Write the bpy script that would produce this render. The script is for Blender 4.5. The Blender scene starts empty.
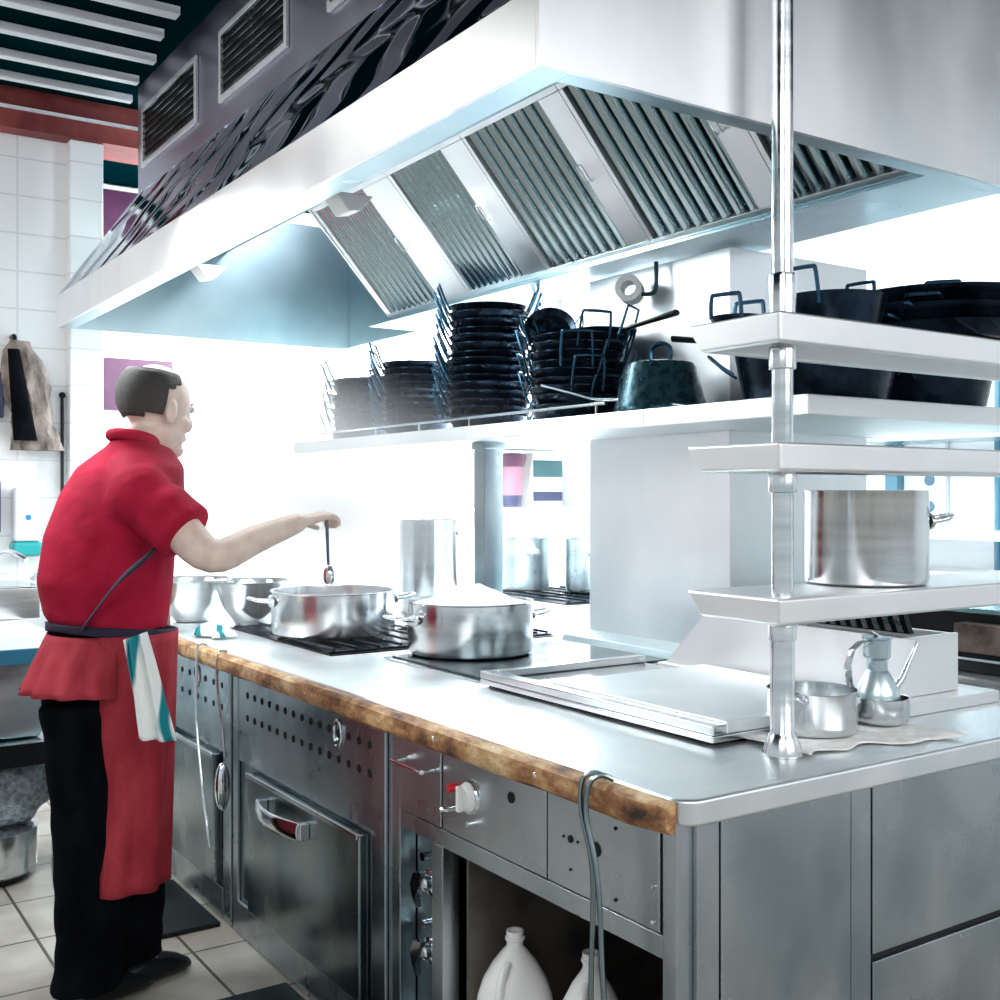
import bpy, bmesh, math, random
from mathutils import Vector, Matrix, Euler
R = math.radians
random.seed(7)
sc = bpy.context.scene
COL = sc.collection
# ------------------------------------------------------------------ camera
FX = 1120.0
YAW = math.atan2(749, FX)                    # view direction turned from +Y towards +X
EYE = 1.45
FLOOR = -0.12
cam_d = bpy.data.cameras.new('camera'); cam = bpy.data.objects.new('camera', cam_d); COL.objects.link(cam)
cam.location = (0, 0, EYE); cam.rotation_euler = (R(90), 0, -YAW)
cam_d.sensor_width = 36; cam_d.lens = 36 * FX / 1000; cam_d.shift_y = -0.005
cam_d.clip_start = 0.05; cam_d.clip_end = 60
sc.camera = cam
# ------------------------------------------------------------------ world, lights, exposure
w = bpy.data.worlds.new('world'); sc.world = w; w.use_nodes = True
bg = w.node_tree.nodes['Background']; bg.inputs[0].default_value = (0.78, 0.87, 0.94, 1); bg.inputs[1].default_value = 0.54
def area(name, loc, target, sx, sy, power, col=(1, 1, 1)):
    d = bpy.data.lights.new(name, 'AREA'); d.shape = 'RECTANGLE'; d.size = sx; d.size_y = sy; d.energy = power; d.color = col
    o = bpy.data.objects.new(name, d); COL.objects.link(o); o.location = loc
    o.rotation_euler = (Vector(target) - Vector(loc)).to_track_quat('-Z', 'Y').to_euler()
    return o
area('far_wall_light', (4.0, 6.9, 2.9), (3.6, 8.0, 1.4), 2.8, 0.4, 330, (0.93, 0.97, 1))
area('right_wall_light', (4.6, 4.2, 3.4), (6.0, 4.2, 1.6), 0.5, 5.0, 130, (0.86, 0.96, 1))
area('island_light', (3.6, 4.6, 2.9), (2.0, 4.2, 0.9), 0.6, 2.6, 230, (0.80, 0.90, 1))
area('front_fill_light', (2.6, -2.4, 3.0), (2.5, 1.8, 2.0), 3.6, 1.6, 62, (1, 0.99, 0.98))  # added fill behind the camera, brightens the hood end panel and shelf rims
area('hood_light', (1.55, 3.9, 2.50), (1.85, 3.9, 0.9), 0.22, 3.2, 70, (0.90, 0.98, 1))
area('room_light', (-0.9, -0.6, 3.4), (1.6, 2.6, 1.0), 2.0, 1.4, 42, (1, 0.98, 0.96))
area('aisle_light', (-0.45, 5.0, 3.56), (0.2, 5.4, 0.0), 0.9, 1.8, 48, (1, 0.98, 0.95))
sc.view_settings.view_transform = 'Standard'; sc.view_settings.look = 'None'
sc.view_settings.gamma = 1; sc.view_settings.use_curve_mapping = False
sc.view_settings.exposure = 0.35
sc.cycles.volume_max_steps = 64

# ------------------------------------------------------------------ materials
def mat(name, col=(0.8, 0.8, 0.8), rough=0.5, metal=0.0, **k):
    m = bpy.data.materials.new(name); m.use_nodes = True
    nt = m.node_tree; b = nt.nodes['Principled BSDF']
    b.inputs['Base Color'].default_value = (*col, 1); b.inputs['Roughness'].default_value = rough; b.inputs['Metallic'].default_value = metal
    for kk, v in k.items():
        if kk == 'coat': b.inputs['Coat Weight'].default_value = v
        if kk == 'emit': b.inputs['Emission Color'].default_value = (*v[0], 1); b.inputs['Emission Strength'].default_value = v[1]
        if kk == 'spec': b.inputs['Specular IOR Level'].default_value = v
        if kk == 'alpha': b.inputs['Alpha'].default_value = v
    return m
def noisy(name, c1, c2, rough=(0.3, 0.5), metal=0.0, scale=(3, 3, 3), nscale=2.0, bump=0.0, detail=5, lo=0.35, hi=0.65, bscale=None, spec=0.5):
    m = bpy.data.materials.new(name); m.use_nodes = True
    nt = m.node_tree; N = nt.nodes; L = nt.links; b = N['Principled BSDF']
    tc = N.new('ShaderNodeTexCoord'); mp = N.new('ShaderNodeMapping'); mp.inputs['Scale'].default_value = scale
    no = N.new('ShaderNodeTexNoise'); no.inputs['Scale'].default_value = nscale; no.inputs['Detail'].default_value = detail
    L.new(tc.outputs['Object'], mp.inputs[0]); L.new(mp.outputs[0], no.inputs['Vector'])
    cr = N.new('ShaderNodeValToRGB'); cr.color_ramp.elements[0].position = lo; cr.color_ramp.elements[1].position = hi
    cr.color_ramp.elements[0].color = (*c1, 1); cr.color_ramp.elements[1].color = (*c2, 1)
    L.new(no.outputs['Fac'], cr.inputs[0]); L.new(cr.outputs[0], b.inputs['Base Color'])
    mr = N.new('ShaderNodeMapRange'); mr.inputs['To Min'].default_value = rough[0]; mr.inputs['To Max'].default_value = rough[1]
    mr.inputs['From Min'].default_value = 0.3; mr.inputs['From Max'].default_value = 0.7
    L.new(no.outputs['Fac'], mr.inputs[0]); L.new(mr.outputs[0], b.inputs['Roughness'])
    b.inputs['Metallic'].default_value = metal; b.inputs['Specular IOR Level'].default_value = spec
    if bump:
        n2 = no
        if bscale:
            n2 = N.new('ShaderNodeTexNoise'); n2.inputs['Scale'].default_value = bscale; n2.inputs['Detail'].default_value = 3
            L.new(mp.outputs[0], n2.inputs['Vector'])
        bp = N.new('ShaderNodeBump'); bp.inputs['Strength'].default_value = bump; bp.inputs['Distance'].default_value = 0.01
        L.new(n2.outputs['Fac'], bp.inputs['Height']); L.new(bp.outputs[0], b.inputs['Normal'])
    return m
STEEL = noisy('brushed_steel', (0.44, 0.55, 0.58), (0.64, 0.72, 0.74), (0.22, 0.38), 1, (1, 1, 6), 1.6, 0.08)
PANEL = noisy('worn_steel_panel', (0.34, 0.41, 0.45), (0.58, 0.63, 0.66), (0.20, 0.36), 1, (1.5, 1.5, 1), 2.2, 0.10)
DARKSTEEL = noisy('dark_steel_panel', (0.13, 0.20, 0.23), (0.36, 0.42, 0.43), (0.14, 0.30), 1, (1.5, 1.5, 1), 2.4, 0.12)
TOP = noisy('worktop_steel', (0.74, 0.80, 0.82), (0.88, 0.90, 0.91), (0.34, 0.48), 1, (2, 2, 2), 1.7, 0.04)
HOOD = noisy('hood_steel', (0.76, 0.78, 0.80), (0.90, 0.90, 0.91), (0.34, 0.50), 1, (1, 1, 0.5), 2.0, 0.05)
MIRROR = noisy('rippled_steel', (0.34, 0.42, 0.50), (0.54, 0.62, 0.70), (0.05, 0.09), 1, (1, 1, 1), 3.0, lo=0.4, hi=0.6)
def ripple(m):
    N = m.node_tree.nodes; L = m.node_tree.links; tc = N.new('ShaderNodeTexCoord'); mp = N.new('ShaderNodeMapping'); mp.inputs['Scale'].default_value = (3.2, 1.0, 3.2)
    wv = N.new('ShaderNodeTexWave'); wv.bands_direction = 'Y'; wv.inputs['Scale'].default_value = 0.8; wv.inputs['Distortion'].default_value = 6.0; wv.inputs['Detail'].default_value = 0.6; wv.inputs['Detail Scale'].default_value = 1.3
    bp = N.new('ShaderNodeBump'); bp.inputs['Strength'].default_value = 1.0; bp.inputs['Distance'].default_value = 0.028
    L.new(tc.outputs['Object'], mp.inputs[0]); L.new(mp.outputs[0], wv.inputs[0]); L.new(wv.outputs['Fac'], bp.inputs['Height']); L.new(bp.outputs[0], N['Principled BSDF'].inputs['Normal'])
ripple(MIRROR)
SHELF = noisy('shelf_steel', (0.88, 0.89, 0.89), (0.95, 0.95, 0.95), (0.40, 0.55), 1, (1, 1, 1), 2.0, 0.03)
POLISH = noisy('polished_steel', (0.62, 0.66, 0.68), (0.80, 0.82, 0.83), (0.12, 0.24), 1, (1, 1, 14), 2.0, 0.03)
CHROME = mat('chrome', (0.85, 0.88, 0.90), 0.10, 1)
BLACKPAN = noisy('black_iron', (0.003, 0.007, 0.013), (0.015, 0.030, 0.052), (0.16, 0.34), 0.7, (4, 4, 4), 4, 0.1, spec=0.2)
PANWIRE = mat('pan_wire', (0.03, 0.09, 0.15), 0.25, 0.9)
BLACK = mat('black_enamel', (0.003, 0.004, 0.005), 0.3, spec=0.3)
BLADE = mat('baffle_steel', (0.50, 0.62, 0.65), 0.16, 1)
HOODIN = noisy('hood_inner_steel', (0.36, 0.50, 0.55), (0.56, 0.68, 0.71), (0.26, 0.40), 1, (1, 1, 1), 1.6, 0.04)  # same hood steel, teal shaded look of the inner faces put into the colour
GLASSTOP = noisy('cooktop_plate', (0.05, 0.09, 0.11), (0.12, 0.17, 0.19), (0.10, 0.22), 0.9, (3, 3, 3), 3, 0.03)
HOLE = mat('hole_black', (0.004, 0.004, 0.005), 0.9)
GAP = mat('gap_black', (0.01, 0.012, 0.014), 0.8)
WHITEPL = mat('white_plastic', (0.86, 0.86, 0.84), 0.35)
PLASTIC_JUG = mat('jug_plastic', (0.95, 0.94, 0.92), 0.32)
REDPL = mat('red_plastic', (0.65, 0.02, 0.03), 0.35)
WALLW = mat('white_wall', (0.88, 0.90, 0.91), 0.6)
PAPER = mat('paper', (0.90, 0.91, 0.90), 0.9)
SKIN = noisy('skin', (0.72, 0.54, 0.46), (0.82, 0.66, 0.57), (0.45, 0.55), 0, (6, 6, 6), 4, 0.05)
HAIR = noisy('dark_hair', (0.03, 0.025, 0.025), (0.08, 0.07, 0.065), (0.6, 0.7), 0, (20, 20, 60), 10, 0.6)
SHIRT = noisy('red_cotton', (0.34, 0.006, 0.03), (0.46, 0.014, 0.05), (0.75, 0.9), 0, (3, 3, 3), 3, 0.8, 4, bscale=3.5, spec=0.15)
APRON = noisy('red_apron_cloth', (0.30, 0.022, 0.035), (0.42, 0.045, 0.06), (0.75, 0.9), 0, (5, 5, 2), 3, 0.8, 4, bscale=2.5, spec=0.2)
TROUSER = noisy('black_trousers', (0.0015, 0.002, 0.003), (0.005, 0.006, 0.008), (0.9, 1.0), 0, (4, 4, 2), 3, 0.5, spec=0.05)
DARKBAND = mat('dark_band', (0.012, 0.010, 0.03), 0.8)
LINEN = noisy('white_linen', (0.72, 0.72, 0.70), (0.88, 0.88, 0.86), (0.85, 0.95), 0, (9, 9, 9), 3, 0.6)
JACKET = noisy('brown_grey_cloth', (0.09, 0.07, 0.06), (0.34, 0.28, 0.24), (0.8, 0.95), 0, (5, 5, 3), 3, 0.6)
TEALPL = mat('teal_plastic', (0.02, 0.36, 0.36), 0.3)
BAG = noisy('grey_plastic_bag', (0.10, 0.13, 0.15), (0.30, 0.35, 0.37), (0.18, 0.4), 0.1, (8, 8, 8), 5, 1.0)
MAGENTA = noisy('magenta_glass', (0.035, 0.002, 0.028), (0.07, 0.008, 0.055), (0.5, 0.6), 0, (2, 2, 2), 2)
REDBEAM = noisy('red_brown_paint', (0.16, 0.018, 0.018), (0.34, 0.07, 0.06), (0.5, 0.7), 0, (2, 2, 2), 2, 0.2)
CEIL = mat('dark_teal_ceiling', (0.0, 0.012, 0.016), 0.9, spec=0.0)
SLAT = mat('white_slat', (0.80, 0.84, 0.86), 0.4)
PURPLE = mat('purple_label', (0.08, 0.01, 0.05), 0.4)
PINK = mat('pink_plastic', (0.30, 0.13, 0.18), 0.4)
NAVY = mat('navy_print', (0.003, 0.01, 0.06), 0.4)
TEALPRINT = mat('teal_print', (0.0, 0.07, 0.08), 0.4)
def towel_mat():
    m = bpy.data.materials.new('striped_towel'); m.use_nodes = True; N = m.node_tree.nodes; L = m.node_tree.links; b = N['Principled BSDF']
    tc = N.new('ShaderNodeTexCoord'); wv = N.new('ShaderNodeTexWave'); wv.inputs['Scale'].default_value = 3.2; wv.inputs['Distortion'].default_value = 5; wv.inputs['Detail'].default_value = 1
    L.new(tc.outputs['Object'], wv.inputs[0]); cr = N.new('ShaderNodeValToRGB')
    cr.color_ramp.elements[0].position = 0.12; cr.color_ramp.elements[0].color = (0.0, 0.22, 0.26, 1)
    cr.color_ramp.elements[1].position = 0.3; cr.color_ramp.elements[1].color = (0.85, 0.88, 0.86, 1)
    L.new(wv.outputs['Fac'], cr.inputs[0]); L.new(cr.outputs[0], b.inputs['Base Color']); b.inputs['Roughness'].default_value = 0.9
    return m
TOWEL = towel_mat()
def wood_mat():
    m = bpy.data.materials.new('stained_wood'); m.use_nodes = True; N = m.node_tree.nodes; L = m.node_tree.links; b = N['Principled BSDF']
    tc = N.new('ShaderNodeTexCoord'); mp = N.new('ShaderNodeMapping'); mp.inputs['Scale'].default_value = (6, 3.2, 6)
    no = N.new('ShaderNodeTexNoise'); no.inputs['Scale'].default_value = 1.6; no.inputs['Detail'].default_value = 9; no.inputs['Roughness'].default_value = 0.7
    L.new(tc.outputs['Object'], mp.inputs[0]); L.new(mp.outputs[0], no.inputs[0])
    cr = N.new('ShaderNodeValToRGB'); e = cr.color_ramp.elements
    e[0].position = 0.36; e[0].color = (0.035, 0.015, 0.008, 1); e[1].position = 0.66; e[1].color = (0.80, 0.62, 0.38, 1)
    q = e.new(0.47); q.color = (0.30, 0.13, 0.05, 1); q = e.new(0.56); q.color = (0.56, 0.34, 0.15, 1)
    L.new(no.outputs['Fac'], cr.inputs[0]); L.new(cr.outputs[0], b.inputs['Base Color']); b.inputs['Roughness'].default_value = 0.55
    bp = N.new('ShaderNodeBump'); bp.inputs['Strength'].default_value = 0.4; bp.inputs['Distance'].default_value = 0.01
    L.new(no.outputs['Fac'], bp.inputs['Height']); L.new(bp.outputs[0], b.inputs['Normal'])
    return m
WOOD = wood_mat()
def tile_mat(name, c, mortar, sx, sz, rough, axis='XZ', msize=0.012, vary=0.0, dirt=None):
    m = bpy.data.materials.new(name); m.use_nodes = True; N = m.node_tree.nodes; L = m.node_tree.links; b = N['Principled BSDF']
    tc = N.new('ShaderNodeTexCoord'); sp = N.new('ShaderNodeSeparateXYZ'); cb = N.new('ShaderNodeCombineXYZ')
    L.new(tc.outputs['Object'], sp.inputs[0]); L.new(sp.outputs[axis[0]], cb.inputs[0]); L.new(sp.outputs[axis[1]], cb.inputs[1])
    br = N.new('ShaderNodeTexBrick'); br.inputs['Scale'].default_value = 1; br.inputs['Brick Width'].default_value = sx; br.inputs['Row Height'].default_value = sz
    br.inputs['Mortar Size'].default_value = msize; br.offset = 0.0
    br.inputs['Color1'].default_value = (*c, 1); br.inputs['Color2'].default_value = (*[x * (1 - vary) for x in c], 1); br.inputs['Mortar'].default_value = (*mortar, 1)
    L.new(cb.outputs[0], br.inputs['Vector'])
    out = br.outputs['Color']
    if dirt:
        no = N.new('ShaderNodeTexNoise'); no.inputs['Scale'].default_value = 2.5; no.inputs['Detail'].default_value = 7; L.new(tc.outputs['Object'], no.inputs[0])
        cr = N.new('ShaderNodeValToRGB'); cr.color_ramp.elements[0].position = 0.38; cr.color_ramp.elements[1].position = 0.6
        cr.color_ramp.elements[0].color = (*dirt, 1); cr.color_ramp.elements[1].color = (1, 1, 1, 1); L.new(no.outputs['Fac'], cr.inputs[0])
        mx = N.new('ShaderNodeMixRGB'); mx.blend_type = 'MULTIPLY'; mx.inputs[0].default_value = 1; L.new(out, mx.inputs[1]); L.new(cr.outputs[0], mx.inputs[2]); out = mx.outputs[0]
    L.new(out, b.inputs['Base Color']); b.inputs['Roughness'].default_value = rough
    return m
WTILE = tile_mat('white_tile', (0.90, 0.905, 0.905), (0.74, 0.75, 0.76), 0.60, 0.205, 0.25, 'XZ', 0.005)
FTILE = tile_mat('floor_tile', (0.58, 0.55, 0.50), (0.10, 0.09, 0.08), 0.42, 0.42, 0.35, 'XY', 0.006, 0.15, (0.55, 0.52, 0.48))

# ------------------------------------------------------------------ mesh helpers
def BM(): return bmesh.new()
def box(bm, x0, x1, y0, y1, z0, z1, M=None):
    v = [bm.verts.new((x, y, z)) for x in (x0, x1) for y in (y0, y1) for z in (z0, z1)]
    for f in ((0, 1, 3, 2), (4, 6, 7, 5), (0, 4, 5, 1), (2, 3, 7, 6), (0, 2, 6, 4), (1, 5, 7, 3)): bm.faces.new([v[i] for i in f])
    if M: bmesh.ops.transform(bm, matrix=M, verts=v)
    return v
def prism(bm, poly, a, b, axis='y'):
    def P(p, t): return {'y': (p[0], t, p[1]), 'x': (t, p[0], p[1]), 'z': (p[0], p[1], t)}[axis]
    A = [bm.verts.new(P(p, a)) for p in poly]; B = [bm.verts.new(P(p, b)) for p in poly]; n = len(poly)
    bm.faces.new(A); bm.faces.new(B[::-1])
    for i in range(n): bm.faces.new((A[i], B[i], B[(i + 1) % n], A[(i + 1) % n]))
    return A + B
def lathe(bm, prof, seg=40, M=None, c=(0, 0)):
    rings = []
    for r, z in prof:
        if r < 1e-5: rings.append([bm.verts.new((c[0], c[1], z))])
        else: rings.append([bm.verts.new((c[0] + r * math.cos(2 * math.pi * i / seg), c[1] + r * math.sin(2 * math.pi * i / seg), z)) for i in range(seg)])
    for a, b in zip(rings, rings[1:]):
        for i in range(seg):
            j = (i + 1) % seg
            if len(a) == 1 and len(b) == 1: continue
            if len(a) == 1: bm.faces.new((a[0], b[i], b[j]))
            elif len(b) == 1: bm.faces.new((a[i], a[j], b[0]))
            else: bm.faces.new((a[i], a[j], b[j], b[i]))
    vs = [v for r in rings for v in r]
    if M: bmesh.ops.transform(bm, matrix=M, verts=vs)
    return vs
def tube(bm, pts, r, seg=8, closed=False, cap=True, M=None):
    pts = [Vector(p) for p in pts]; n = len(pts); rs = r if isinstance(r, (list, tuple)) else [r] * n
    rings = []; up = None
    for i, p in enumerate(pts):
        if closed: t = (pts[(i + 1) % n] - pts[i - 1])
        else: t = pts[min(i + 1, n - 1)] - pts[max(i - 1, 0)]
        t.normalize()
        if up is None: up = t.orthogonal().normalized()
        up = (up - t * up.dot(t))
        up = up.normalized() if up.length > 1e-6 else t.orthogonal().normalized()
        s = t.cross(up)
        rings.append([bm.verts.new(p + (up * math.cos(2 * math.pi * k / seg) + s * math.sin(2 * math.pi * k / seg)) * rs[i]) for k in range(seg)])
    m = n if closed else n - 1
    for i in range(m):
        a, b = rings[i], rings[(i + 1) % n]
        for k in range(seg): bm.faces.new((a[k], a[(k + 1) % seg], b[(k + 1) % seg], b[k]))
    if cap and not closed: bm.faces.new(rings[0][::-1]); bm.faces.new(rings[-1])
    vs = [v for q in rings for v in q]
    if M: bmesh.ops.transform(bm, matrix=M, verts=vs)
    return vs
def smooth_path(pts, k=6, closed=False):
    P = [Vector(p) for p in pts]; out = []; n = len(P); m = n if closed else n - 1
    for i in range(m):
        g = (lambda q: P[q % n]) if closed else (lambda q: P[max(0, min(n - 1, q))])
        p0, p1, p2, p3 = g(i - 1), g(i), g(i + 1), g(i + 2)
        for j in range(k):
            t = j / k
            out.append(0.5 * ((2 * p1) + (p2 - p0) * t + (2 * p0 - 5 * p1 + 4 * p2 - p3) * t * t + (3 * p1 - p0 - 3 * p2 + p3) * t ** 3))
    if not closed: out.append(P[-1])
    return out
def loft(bm, rings, seg=20, cap=True):
    """rings: (centre, side vector, front vector) with the vectors' lengths as half widths"""
    R_ = []
    for c, a, b in rings:
        c, a, b = Vector(c), Vector(a), Vector(b)
        R_.append([bm.verts.new(c + a * math.cos(2 * math.pi * i / seg) + b * math.sin(2 * math.pi * i / seg)) for i in range(seg)])
    for p, q in zip(R_, R_[1:]):
        for i in range(seg): bm.faces.new((p[i], p[(i + 1) % seg], q[(i + 1) % seg], q[i]))
    if cap: bm.faces.new(R_[0][::-1]); bm.faces.new(R_[-1])
    return [v for r in R_ for v in r]
def ball(bm, c, rx, ry, rz, M=None, seg=20, rows=12):
    prof = [(math.sin(math.pi * i / rows), -math.cos(math.pi * i / rows)) for i in range(rows + 1)]
    prof[0] = (0, -1); prof[-1] = (0, 1)
    T = Matrix.Translation(Vector(c)) @ (M if M else Matrix()) @ Matrix.Diagonal((rx, ry, rz, 1))
    return lathe(bm, prof, seg, T)
def sheet(bm, nx, ny, f, thick=0.004):
    g = [[bm.verts.new(f(i / nx, j / ny)) for j in range(ny + 1)] for i in range(nx + 1)]
    for i in range(nx):
        for j in range(ny): bm.faces.new((g[i][j], g[i + 1][j], g[i + 1][j + 1], g[i][j + 1]))
def obj(name, bm, m, parent=None, bevel=0, smooth=True, solid=0, remesh=0, sub=0, seg=2):
    bmesh.ops.recalc_face_normals(bm, faces=bm.faces[:])
    me = bpy.data.meshes.new(name); bm.to_mesh(me); bm.free()
    me.materials.append(m)
    o = bpy.data.objects.new(name, me); COL.objects.link(o)
    if smooth:
        me.polygons.foreach_set('use_smooth', [True] * len(me.polygons))
        if not remesh: me.set_sharp_from_angle(angle=R(38))
    if parent:
        o.parent = parent
        if parent.type == 'EMPTY': o.matrix_parent_inverse = Matrix.Translation(-parent.location)
    if solid: q = o.modifiers.new('solid', 'SOLIDIFY'); q.thickness = solid; q.offset = 0
    if remesh: q = o.modifiers.new('remesh', 'REMESH'); q.mode = 'VOXEL'; q.voxel_size = remesh; q.use_smooth_shade = True; q = o.modifiers.new('sm', 'SMOOTH'); q.iterations = 4; q.factor = 0.6
    if sub: q = o.modifiers.new('sub', 'SUBSURF'); q.levels = sub; q.render_levels = sub
    if bevel:
        q = o.modifiers.new('bev', 'BEVEL'); q.width = bevel; q.segments = seg; q.limit_method = 'ANGLE'; q.angle_limit = R(40); q.harden_normals = True
    return o
def tag(o, label, cat, group=None, kind=None):
    o['label'] = label; o['category'] = cat
    if group: o['group'] = group
    if kind: o['kind'] = kind
    return o
def thing(name, label, cat, loc=(0, 0, 0), group=None):
    o = bpy.data.objects.new(name, None); COL.objects.link(o); o.location = loc; o.empty_display_size = 0.05
    return tag(o, label, cat, group)
def structure(name, bm, m, parent=None, **k):
    o = obj(name, bm, m, parent, **k)
    o['kind'] = 'structure'
    return o
def bx(name, m, parent, x0, x1, y0, y1, z0, z1, bevel=0.002, **k):
    bm = BM(); box(bm, x0, x1, y0, y1, z0, z1); return obj(name, bm, m, parent, bevel=bevel, **k)
def dup(root, loc, rot=None, label=None, scale=None, group=None):
    r = root.copy(); COL.objects.link(r); r.location = loc
    if rot is not None: r.rotation_euler = rot
    if scale: r.scale = (scale,) * 3 if not isinstance(scale, tuple) else scale
    if label: r['label'] = label
    if group: r['group'] = group
    for ch in list(root.children):
        c = ch.copy(); COL.objects.link(c); c.parent = r
        for g in list(ch.children):
            d = g.copy(); COL.objects.link(d); d.parent = c
    return r
FWD = Vector((math.sin(YAW), math.cos(YAW), 0)); RGT = Vector((math.cos(YAW), -math.sin(YAW), 0))
def at(u, v, d):
    """point of the place that lies d metres in front of the photographer along the ray of a photo point"""
    return FWD * d + RGT * ((u - 500) / FX * d) + Vector((0, 0, EYE + (495 - v) / FX * d))

# ================================================================== SETTING
bm = BM(); box(bm, -4, 6.2, -3, 8.2, FLOOR - 0.1, FLOOR); structure('floor', bm, FTILE)
bm = BM(); box(bm, -4, 6.2, -0.2, 8.2, 3.62, 3.7)
ceil = structure('ceiling', bm, CEIL)
bm = BM(); box(bm, -4, 1.62, 6.5, 6.7, FLOOR, 3.40); structure('wall_left', bm, WTILE)
bm = BM(); box(bm, 1.45, 1.63, 6.40, 6.499, FLOOR, 3.40); structure('trim_1', bm, WTILE, bevel=0.01)
bm = BM(); box(bm, -4, 1.98, 6.38, 6.7, 3.401, 3.619); structure('trim_2', bm, REDBEAM)
bm = BM(); box(bm, -4, 1.98, 6.36, 6.379, 3.50, 3.515); structure('trim_3', bm, SLAT)
bm = BM(); box(bm, 1.5, 6.2, 8.0, 8.2, FLOOR, 3.62); structure('wall_back', bm, WALLW)
bm = BM(); box(bm, 6.0, 6.2, -1.5, 7.99, FLOOR, 3.62); structure('wall_right', bm, WALLW)
for i, (z0, z1) in enumerate(((3.08, 3.60), (2.0, 2.44))):
    bm = BM(); box(bm, 1.85, 2.55, 7.95, 7.998, z0, z1)
    wn = structure('window_%d' % (i + 1), bm, SLAT, bevel=0.005)
    bm = BM(); box(bm, 1.90, 2.50, 7.935, 7.949, z0 + 0.04, z1 - 0.04); structure('pane', bm, MAGENTA, wn)
# ceiling slats
for i, (y, xe) in enumerate(((6.15, 1.72), (5.85, 1.67), (5.52, 1.66), (5.20, 1.60), (4.92, 1.585), (4.62, 1.58))):
    bm = BM(); box(bm, -3.5, xe, y, y + 0.045 + 0.006 * i, 3.58, 3.619)
    s = obj('ceiling_slat', bm, SLAT, bevel=0.004)
    tag(s, ['first', 'second', 'third', 'fourth', 'fifth', 'sixth'][i] + ' white ceiling slat counted from the red beam', 'ceiling slat', 'white slats under the dark ceiling')

# ================================================================== HOOD
HX0, HX1, HY0, HY1, HZ = 1.29, 2.93, 1.79, 5.98, 2.30
hood = thing('extractor_hood', 'large stainless steel extractor hood hanging over the cooking island', 'extractor hood', (2.1, 3.9, 2.3))
t = 0.004
bm = BM()   # fascia with turned-in lip, long front side
box(bm, HX0, HX0 + 0.012, HY0 + 0.0125, HY1, HZ, HZ + 0.16)
obj('front_fascia', bm, HOOD, hood)
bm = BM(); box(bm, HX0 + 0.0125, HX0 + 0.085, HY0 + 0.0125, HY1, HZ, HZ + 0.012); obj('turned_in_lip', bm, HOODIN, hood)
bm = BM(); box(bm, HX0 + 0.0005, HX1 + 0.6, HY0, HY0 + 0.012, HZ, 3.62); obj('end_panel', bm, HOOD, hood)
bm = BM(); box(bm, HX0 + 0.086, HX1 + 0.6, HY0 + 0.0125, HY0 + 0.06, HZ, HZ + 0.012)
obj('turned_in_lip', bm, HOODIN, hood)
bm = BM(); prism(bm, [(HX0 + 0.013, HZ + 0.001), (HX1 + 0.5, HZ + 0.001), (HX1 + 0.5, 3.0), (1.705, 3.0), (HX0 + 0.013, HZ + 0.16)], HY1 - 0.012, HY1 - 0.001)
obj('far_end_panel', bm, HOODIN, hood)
bm = BM(); prism(bm, [(HX0 + 0.001, HZ + 0.161), (HX0 + 0.02, HZ + 0.161), (1.715, 3.03), (1.70, 3.04)], HY0 + 0.013, HY1)
obj('sloping_panel', bm, MIRROR, hood)
bm = BM(); box(bm, 1.70, 1.72, HY0 + 0.013, HY1, 3.041, 3.60); obj('duct_casing', bm, noisy('casing_steel', (0.40, 0.40, 0.50), (0.56, 0.54, 0.64), (0.28, 0.40), 1, (1, 1, 1), 1.5, 0.1), hood)
# inside lining and filter bank
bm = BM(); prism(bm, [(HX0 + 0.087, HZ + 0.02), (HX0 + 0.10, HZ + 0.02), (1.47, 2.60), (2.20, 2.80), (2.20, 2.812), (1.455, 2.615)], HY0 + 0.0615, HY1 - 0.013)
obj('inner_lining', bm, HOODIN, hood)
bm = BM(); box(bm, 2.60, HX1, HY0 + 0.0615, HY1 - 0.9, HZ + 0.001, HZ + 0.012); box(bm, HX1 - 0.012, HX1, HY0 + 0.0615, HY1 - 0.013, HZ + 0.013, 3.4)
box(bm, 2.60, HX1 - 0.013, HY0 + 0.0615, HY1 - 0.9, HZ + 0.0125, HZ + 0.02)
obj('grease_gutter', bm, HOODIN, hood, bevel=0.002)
Fa, Fb = Vector((2.625, 0, 2.325)), Vector((2.20, 0, 2.80))
fdir = (Fb - Fa); flen = fdir.length; fdir.normalize(); fn = Vector((-fdir.z, 0, fdir.x)) * -1   # towards the cook / downwards
if fn.x > 0: fn = -fn
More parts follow.
